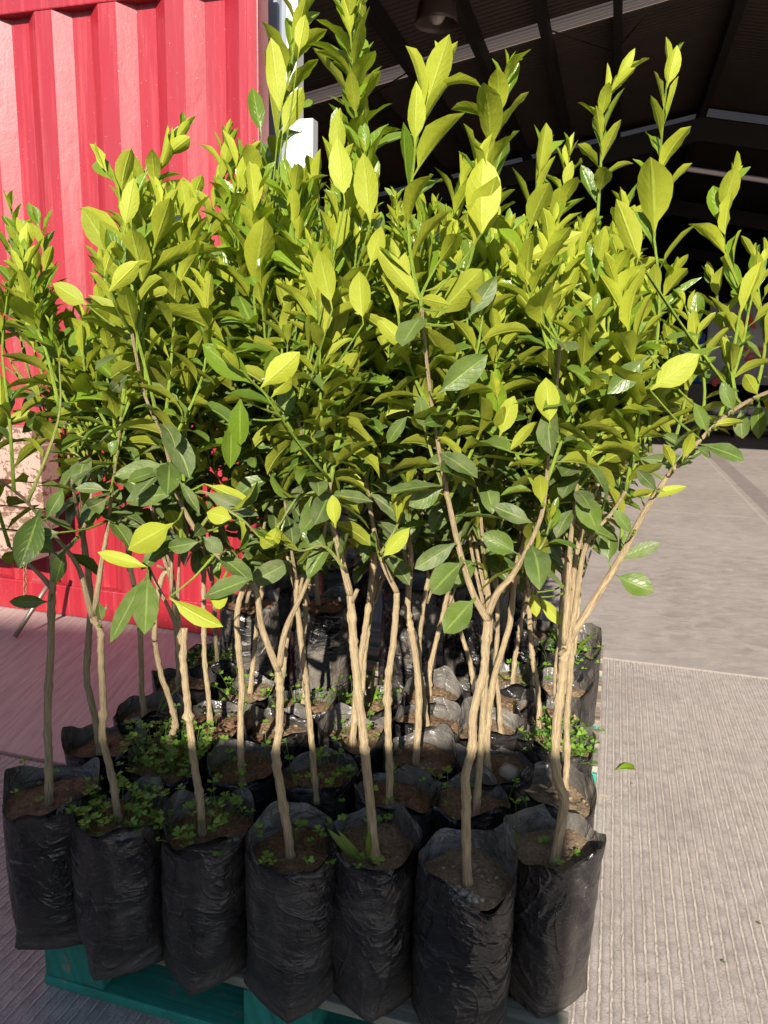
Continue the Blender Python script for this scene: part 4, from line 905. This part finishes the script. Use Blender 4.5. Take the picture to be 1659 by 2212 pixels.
# single leaves traced from the photo: owner, base px, tip px, Y, width ratio, side seen, age, dust
HL = [
 ('F7', (1420, 1060), (1372, 1010), 1.18, .4, 't', .8, .6), ('F7', (1475, 992), (1500, 930), 1.18, .42, 'u', .3, 0), ('F7', (1530, 935), (1500, 872), 1.18, .45, 't', .6, .3), ('F7', (1545, 918), (1600, 905), 1.18, .4, 'u', .35, 0), ('F7', (1585, 888), (1560, 830), 1.18, .5, 't', .7, .4), ('F7', (1640, 858), (1600, 800), 1.18, .42, 'u', .3, 0), ('F7', (1500, 962), (1545, 990), 1.18, .4, 't', .85, .6), ('F7', (1365, 1155), (1330, 1100), 1.18, .45, 't', .6, .4), ('F7', (1455, 1012), (1440, 950), 1.18, .4, 'u', .3, 0),
 ('F7', (1600, 882), (1604, 948), 1.28, .55, 't', .85, .6), ('F7', (1640, 862), (1636, 955), 1.27, .38, 't', .6, .2), ('F7', (1655, 850), (1690, 930), 1.27, .5, 't', .9, .3), ('F7', (1490, 970), (1430, 935), 1.27, .4, 't', .8, .5), ('F7', (1445, 1010), (1533, 968), 1.27, .3, 't', .8, .6), ('F7', (1385, 1075), (1480, 1050), 1.27, .25, 'u', .1, 0),
 ('F6', (1040, 505), (1037, 335), 1.15, .56, 'u', .0, 0), ('F5', (745, 440), (725, 285), 1.18, .38, 'u', .0, 0),
 ('A5', (800, 482), (783, 335), 1.2, .42, 'u', .02, 0), ('F4', (563, 838), (648, 760), 1.08, .52, 'u', 0, 0), ('F5', (585, 860), (640, 800), 1.10, .45, 'u', .05, 0),
 ('F5', (718, 668), (690, 540), 1.15, .42, 'u', .15, 0), ('F5', (785, 700), (770, 590), 1.15, .5, 'u', .1, 0), ('A5', (800, 575), (822, 490), 1.18, .5, 'u', .05, 0),
 ('F7', (1405, 843), (1512, 762), 1.17, .52, 'u', .15, 0), ('F7', (1402, 768), (1310, 853), 1.17, .46, 't', .75, .25),
 ('F7', (1325, 1240), (1401, 1282), 1.26, .62, 't', .7, .35), ('F7', (1315, 1215), (1317, 1140), 1.24, .62, 't', .75, .4), ('F7', (1340, 1208), (1428, 1172), 1.26, .36, 't', .7, .6),
 ('F7', (1345, 1190), (1365, 1145), 1.24, .6, 't', .6, .2), ('F7', (1380, 990), (1500, 1000), 1.28, .30, 't', .8, .6),
 ('F6', (1028, 1290), (962, 1367), 1.18, .60, 't', .75, .3), ('F6', (1004, 1210), (927, 1280), 1.15, .62, 't', .85, .4), ('F6', (985, 1172), (895, 1230), 1.17, .44, 't', .9, .8),
 ('F6', (958, 1052), (882, 1092), 1.18, .62, 't', .8, .4), ('F6', (1120, 1198), (1046, 1150), 1.2, .62, 't', .85, .4), ('F6', (1150, 1130), (1060, 1090), 1.2, .45, 't', .85, .7),
 ('F6', (945, 850), (1052, 765), 1.12, .50, 't', .7, .35), ('F6', (918, 930), (905, 858), 1.15, .5, 't', .8, .6), ('F6', (1170, 1088), (1165, 1015), 1.15, .50, 'u', .45, 0),
 ('F6', (1188, 925), (1180, 815), 1.12, .56, 'u', .15, 0), ('F6', (1078, 945), (1110, 855), 1.15, .46, 'u', .25, 0), ('F6', (1100, 975), (1155, 905), 1.15, .3, 'u', .35, 0),
 ('F6', (975, 660), (905, 640), 1.15, .38, 'u', .3, 0), ('F6', (890, 760), (800, 680), 1.15, .34, 'u', .45, 0), ('F6', (1010, 690), (1075, 598), 1.15, .42, 't', .9, .8),
 ('A7', (1165, 1290), (1216, 1350), 1.35, .40, 'u', .25, 0), ('A7', (1150, 1280), (1160, 1330), 1.35, .5, 'u', .2, 0),
 ('F3', (320, 1232), (312, 1372), 1.2, .42, 't', .8, .45), ('F3', (312, 1250), (233, 1390), 1.22, .26, 't', .75, .4), ('F3', (318, 1225), (202, 1195), 1.22, .28, 'u', .15, 0),
 ('F3', (322, 1290), (318, 1362), 1.2, .55, 'u', .1, 0), ('F4', (365, 1290), (475, 1370), 1.18, .34, 'u', .25, 0), ('F4', (375, 1130), (255, 1190), 1.16, .50, 'u', .35, 0),
 ('F4', (545, 1250), (440, 1290), 1.15, .44, 't', .85, .5), ('F4', (430, 1170), (350, 1185), 1.17, .5, 't', .7, .5), ('F4', (440, 1160), (480, 1190), 1.16, .7, 't', .9, .7),
 ('F4', (375, 1065), (268, 1080), 1.16, .48, 't', .85, .6), ('F4', (362, 1000), (248, 1030), 1.2, .36, 't', .8, .6), ('F4', (385, 1035), (430, 1110), 1.16, .35, 't', .9, .7),
 ('F4', (435, 1060), (560, 1115), 1.17, .30, 't', .9, .8), ('F4', (500, 1120), (440, 1100), 1.14, .7, 'u', .35, 0), ('F4', (440, 1045), (570, 1090), 1.2, .28, 'u', .15, 0),
 ('F4', (450, 1290), (500, 1300), 1.16, .9, 'u', .1, 0), ('F4', (275, 810), (225, 855), 1.14, .42, 't', .9, .8),
 ('F2', (220, 1345), (210, 1300), 1.30, .5, 't', .9, .4), ('F1', (118, 1265), (140, 1190), 1.33, .5, 't', .9, .1), ('F1', (105, 1300), (18, 1300), 1.32, .40, 't', .95, .2),
 ('F1', (125, 1200), (45, 1140), 1.25, .5, 't', .95, .3), ('F2', (88, 1098), (50, 1218), 1.2, .48, 't', .95, .15), ('F2', (100, 1120), (135, 1060), 1.2, .5, 't', .9, .2),
 ('F2', (130, 1150), (60, 1165), 1.22, .55, 't', .95, .4), ('A1', (110, 880), (48, 935), 1.45, .34, 't', .8, .1), ('A1', (20, 900), (-10, 815), 1.42, .6, 't', .9, 0),
 ('A1', (0, 905), (48, 908), 1.42, .40, 't', .9, 0), ('A1', (165, 1000), (250, 1000), 1.4, .4, 't', .85, .6), ('F2', (235, 1060), (160, 1050), 1.25, .45, 't', .9, .8),
 ('F2', (235, 1075), (175, 1110), 1.25, .6, 't', .9, .8), ('F2', (240, 985), (252, 950), 1.25, .8, 't', .75, .2),
 ('F4', (190, 660), (110, 610), 1.25, .48, 'u', .6, 0), ('F4', (235, 630), (300, 565), 1.12, .48, 'u', .05, 0), ('F4', (225, 595), (245, 515), 1.15, .32, 'u', .1, 0),
 ('F4', (250, 560), (180, 450), 1.2, .46, 'u', .55, 0), ('A3', (565, 295), (541, 175), 1.5, .34, 't', .55, 0), ('A3', (610, 290), (650, 190), 1.45, .42, 'u', .0, 0),
 ('A3', (605, 240), (585, 80), 1.45, .34, 'u', .1, 0), ('A3', (645, 115), (660, 30), 1.42, .42, 'u', .05, 0),
 ('F5', (725, 1140), (720, 1070), 1.12, .5, 'u', .1, 0), ('A5', (820, 1210), (885, 1140), 1.2, .42, 'u', .15, 0), ('F5', (500, 900), (495, 1010), 1.15, .42, 't', .15, 0), ('F5', (520, 860), (515, 965), 1.13, .5, 't', .2, 0),
 ('F6', (905, 1010), (1000, 985), 1.18, .42, 't', .85, .4), ('F6', (880, 900), (830, 955), 1.18, .45, 't', .8, .4), ('F6', (1130, 560), (1255, 505), 1.2, .36, 'u', .25, 0),
 ('F6', (1135, 640), (1120, 510), 1.2, .42, 'u', .2, 0), ('F7', (1380, 560), (1330, 430), 1.28, .42, 'u', .25, 0), ('F7', (1395, 590), (1290, 650), 1.28, .38, 't', .7, .2),
]
def px_path(pts, y0, y1):
    n = len(pts); return [aty(x, y, y0+(y1-y0)*i/max(1, n-1)) for i, (x, y) in enumerate(pts)]

ROOTS = {}
def front_(i): return i[0] == 'F'
for t in T:
    tall = t.get('tall'); tid = t['id']
    sz = TALLSZ if tall else SZ
    c = atz(*t['soil'], sz); rad = ((.090 if tid=='F1' else .083) if not tall else .088*tall); zb = .1445
    bagH = (sz-zb)+(.040 if front_(tid) else .030+.014*rng.random())
    root = empty('citrus_sapling', (c[0], c[1], zb), t['lab'], 'sapling', GRP)
    front = tid[0] == 'F'; fi = int(tid[1]) if front else 0
    rot = {1: R_(10), 2: R_(25), 3: R_(40), 4: R_(45), 5: R_(43), 6: R_(20), 7: R_(35)}.get(fi, rng.random()*1.57)
    var = None
    if tid == 'F7': var = dict(spike=R_(-12), dip=R_(-80), dipd=.02)
    if tid == 'F6': var = dict(spike=R_(30), dip=R_(-75), dipd=.022)
    if tid == 'F4': var = dict(spike=R_(200), dip=R_(-80), dipd=.024)
    if tid in ('A7', 'D7', 'C7', 'E6'): var = dict(spike=R_(10), dip=R_(-60), dipd=.015)
    growbag(root, c, rad*(1.03 if front else 1), zb, bagH, sz, rot, var, t['pale'], diamond=.75 if front else .7)
    # trunk
    mbW = MB(); mbL = MB(); r0 = t['r']*.70; Y0 = c[1]
    if t['trunk'] is None:
        p = np.array([c[0], c[1], sz]); pts = [p]
        for k_ in range(5): p = p+np.array([rng.normal()*.012, rng.normal()*.010, .11]); pts.append(p)
    else:
        b0 = atz(*t['trunk'][0], sz+.005); pts = [b0]+[aty(x, y, b0[1]+.004*i) for i, (x, y) in enumerate(t['trunk'][1:], 1)]
    TP = smooth_path(pts, max(20, len(pts)*7)); rr_ = np.linspace(r0*1.05, r0*.82, len(TP)); rr_[:2] *= 1.18
    for _ in range(6):
        i = rng.integers(3, len(TP)-2); rr_[i] *= 1.25
    TP[2:-2] += rng.normal(size=(len(TP)-4, 3))*np.array([.0004, .0004, 0]); tube(mbW, TP, rr_, 12, knob=.024)
    top = pts[-1]; limbs = []
    for L in t.get('limbs', []):
        b_ = pts[-1][1]; s0 = L[0]
        LP = [aty(x, y, b_+(-.02)*i/3) for i, (x, y) in enumerate(L)]
        LPs = smooth_path(LP, len(LP)*6); rl = r0*(.30+.50*(1-np.linspace(0, 1, len(LPs)))**1.6)
        tube(mbW, LPs, rl, 9, knob=.02); limbs.append(LPs)
    # automatic limbs filling up to crown height
    if 'limbs' not in t or tid in ('F3',):
        nl = 3
        for q in range(nl):
            an = rng.random()*6.28; out = np.array([cos(an), sin(an)*.8, 0])*(.05+.05*rng.random())
            h = .24+.16*rng.random()
            st = top-ez*.03*q
            LP = [st, st+out*.45+ez*h*.4, st+out*.9+ez*h]
            LPs = smooth_path(LP, 12)
            if tid != 'F3': tube(mbW, LPs, np.linspace(r0*.62, r0*.30, 12), 7, knob=.03); limbs.append(LPs)
    # stub with cut end
    if rng.random() < .5:
        i = len(TP)-3; d = unit(rng.normal(size=3)+ez*1.6); tube(mbW, [TP[i], TP[i]+d*.035], [r0*.5, r0*.42], 7)
    cx = proj(c)[0]; back = (Y0-1.2)
    lean_x = (c[0]-(-.05+.27*(Y0-1.3)))*.30
    cnt = 0; tries = 0; target = t.get('ns', 10)
    side_zone = 0
    while cnt < target and tries < 400 and limbs:
        tries += 1
        LPs = limbs[rng.integers(len(limbs))]; i = rng.integers(len(LPs)//3, len(LPs)); s0 = LPs[i]
        x0, y0 = proj(s0); 
        if y0 > np.interp(x0, BOTX, BOTY) or y0 < np.interp(x0, TOPX, TOPY): continue
        hgt = .12+.26*rng.random(); an = rng.random()*6.28
        e_ = s0+np.array([cos(an)*.10*rng.random()+lean_x*.35, (abs(sin(an))*.13+.03 if front else sin(an)*.10)*rng.random(), hgt])
        x1, y1 = proj(e_)
        ty = np.interp(x1, TOPX, TOPY)
        if y1 < ty+rng.random()**2*120: continue
        if x1 < 190 and (y1 > 690 or y0 > 930) and rng.random() < .9: continue
        if 60 < x1 < 190 and y1 < 640: continue
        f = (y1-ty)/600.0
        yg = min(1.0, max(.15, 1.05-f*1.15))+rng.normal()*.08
        mid_ = (s0+e_)/2+np.array([cos(an), sin(an), 0])*.025
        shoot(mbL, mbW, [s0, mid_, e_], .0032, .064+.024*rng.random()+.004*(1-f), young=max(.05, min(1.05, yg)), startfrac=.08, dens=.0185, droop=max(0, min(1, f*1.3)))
        cnt += 1
    # a second pass: long leaders from limb ends to the crown top
    for LPs in limbs:
        for q in range(2 if 'limbs' not in t else 1):
            s0 = LPs[-1-rng.integers(0, 3)]; x0, y0 = proj(s0); 
            if y0 < np.interp(x0, TOPX, TOPY)+60 or x0 > 1640 or x0 < 10: continue
            tyv = np.interp(x0, TOPX, TOPY)+20+rng.random()*150
            zt_ = aty(x0, tyv, s0[1])[2]; h = min(.55, max(.1, zt_-s0[2])); an = rng.random()*6.28
            e_ = s0+np.array([cos(an)*.06+lean_x*.4*h, sin(an)*.06, h])
            if proj(e_)[1] < np.interp(proj(e_)[0], TOPX, TOPY)-10: continue
            shoot(mbL, mbW, [s0, (s0+e_)/2+rng.normal(size=3)*.015, e_], .0036, .092+.014*rng.random(), young=.95, startfrac=.05, dens=.025, droop=.15)
    # old leaves straight on the limbs
    for LPs in limbs:
        for q in range(17):
            i = rng.integers(2, len(LPs)); p = LPs[i]; x0, y0 = proj(p)
            if y0 > np.interp(x0, BOTX, BOTY)+100 or (x0 < 190 and rng.random() < .75): continue
            if gap(p): continue
            an = rng.random()*6.28; d = np.array([cos(an), sin(an), .15-.6*rng.random()]); Ll = .070+.03*rng.random()
            leaf(mbL, p, d, ez+rng.normal(size=3)*.25, Ll, Ll*.43, .85+.15*rng.random(), .3+.6*rng.random(), fold=.3, curl=.5+.3*rng.normal(), twist=rng.normal()*.4)
    for (own, path, ya, yb, ll, yg, full) in HS:
        if own != tid: continue
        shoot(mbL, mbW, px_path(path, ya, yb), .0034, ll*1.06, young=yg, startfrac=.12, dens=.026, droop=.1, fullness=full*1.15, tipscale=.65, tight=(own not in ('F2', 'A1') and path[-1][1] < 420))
    for (own, bp, tp, Y, wr, side, age, dust) in HL:
        if own != tid: continue
        b_ = aty(*bp, Y); dy = rng.normal()*.008; e_ = aty(*tp, Y+dy); d = e_-b_; Ll = np.linalg.norm(d)*1.03
        vw = unit(_C-b_); nn = vw if side == 't' else -vw; nn = nn+rng.normal(size=3)*.22+ez*.15
        leaf(mbL, b_, d, nn, Ll*.97, Ll*wr*.93, min(1, age*.85+.15), dust, fold=.25+.25*rng.random(), curl=.28*rng.normal()+.15, twist=.30*rng.normal(), wave=.02)
        if len(TP) and limbs:      # twig joining it to its limb
            allp = np.concatenate(limbs+[TP]); q = allp[np.argmin(np.linalg.norm(allp-b_, axis=1))]
            if np.linalg.norm(q-b_) > .006: tube(mbW, smooth_path([q, (q+b_)/2-ez*.006, b_], 5), [.0026, .0022, .0018, .0015, .0012], 5, c=np.array([.0, 1, 1, 1]))
    mbW.build('trunk', BARK, root)
    if mbL.n: mbL.build('foliage', LEAF, root)
    if t.get('weeds'): clover(root, c, rad, sz, int(t['weeds']*1.25), age=.35, hmax=.075 if t.get('tall_weeds') else .045)
    if t.get('peb'): pebbles(root, c, rad, sz, int(t['peb']*1.6))
    if t.get('grass'): grassblades(root, c, sz, t['grass'], .11)
    if tid == 'F5':
        mb = MB()
        for (a_, b_) in [((795, 1868), (712, 1795)), ((788, 1868), (735, 1800)), ((795, 1865), (798, 1800)), ((775, 1862), (715, 1800))]:
            P0 = atz(*a_, sz+.01); P1 = aty(*b_, P0[1]-.02); leaf(mb, P0, P1-P0, unit(_C-P0), np.linalg.norm(P1-P0), .011, .6, .2, fold=.3, curl=.2)
        tag(mb.build('grass_blades', LEAF, root), kind='stuff')
    if t.get('rock'):
        mb = MB(); q = atz(1098, 1668, sz+.02); blob(mb, q, .024, flat=.75); mb.build('earth_clod', STONE, root)
    if t.get('chips'):
        mb = MB()
        for _ in range(9):
            an = rng.random()*6.28; q = np.array([c[0]+.04*rng.normal(), c[1]+.03*rng.normal(), sz+.012]); leaf(mb, q, np.array([cos(an), sin(an), .1]), ez, .030, .009, .9, 1.0, fold=.1, curl=.1)
        tag(mb.build('bark_chips', mat_plain('bark_chip', (.50, .36, .22), .9), root), kind='stuff')
    ROOTS[tid] = root

# ------------------------------------------------------------------ fallen leaf and litter
b_ = atz(1328, 1664, .004); e_ = atz(1384, 1662, .004); mb = MB(); d = e_-b_
leaf(mb, b_, d+ez*.055, ez+np.array([0, -.35, 0]), np.linalg.norm(d)*1.22, .030, .10, 0, fold=.35, curl=1.25, wave=0.)
tag(mb.build('fallen_leaf', LEAF), 'curled bright green leaf lying on the ribbed concrete', 'leaf')
for (x, y, lab) in [(1562, 2080, 'tiny yellow leaf scrap on the concrete near the bottom right'), (1640, 1997, 'small green leaf scrap on the concrete by the right picture edge'), (1365, 1693, 'small brown leaf scrap just in front of the curled green leaf')]:
    q = atz(x-4, y, .006); mb = MB(); leaf(mb, q, np.array([.6, .4, .1]), ez, .018, .007, .1 if 'brown' not in lab else .9, 0 if 'brown' not in lab else 1, fold=.3, curl=.6)
    tag(mb.build('leaf_scrap', LEAF), lab, 'leaf')

# ------------------------------------------------------------------ rusty steel stack at the left
SO = .26
def face_s(x, y, off):
    d = ray(x, y); P = FP+cn*off; t = ((P-_C)@cn)/(d@cn); Q = _C+d*t; return (Q-P)@ce, Q[2]
rk = empty('steel_rack', CP(-.9, SO, 0), 'stack of rusty cream painted steel beams on a stand beside the red container', 'rack')
specs = [(57, 928, 972, .03), (84, 963, 1043, .0), (86, 1046, 1100, .012), (86, 1104, 1150, .0), (60, 1155, 1215, .01)]
for (xr_, ya, yb, inset) in specs:
    s1, z1 = face_s(xr_, ya, SO); s2, z0 = face_s(xr_, yb, SO)
    mb = MB(); mb.box(CP((s1-1.2)/2, SO-.06-inset, (z0+z1)/2), ce, cn, ez, (s1+1.2)/2, .06, (z1-z0)/2); mb.build('beam', RUST, rk, False, .004)
    top_last = z0
mb = MB(); mb.box(CP(-.98, SO-.06, z0/2-.001), ce, cn, ez, .05, .05, z0/2); mb.build('leg', RUST, rk, False)
s1, zc = face_s(79, 1302, SO-.04); d_ = face_s(32, 1374, SO)
Aq = CP(face_s(90, 1285, SO-.05)[0], SO-.05, face_s(90, 1285, SO-.05)[1]); Bq = atz(32, 1376, .012)
mb = MB(); tube(mb, [Aq+(Aq-Bq)*.5, Aq, Bq], .011, 10); mb.build('prop_rod', mat_plain('worn_steel_rod', (.35, .27, .22), .4, .7), rk)
mb = MB()
for i in range(9):
    s_, z_ = face_s(54, 1222+i*11, SO-.02); q = CP(s_, SO-.02, z_); X_ = ce if i % 2 else cn; P = []
    for j in range(13): an = j*2*pi/12; P.append(q+ez*.016*cos(an)+X_*.008*sin(an))
    tube(mb, P, .0028, 5, False)
mb.build('chain', mat_plain('rusty_chain', (.30, .15, .08), .6, .4), rk)
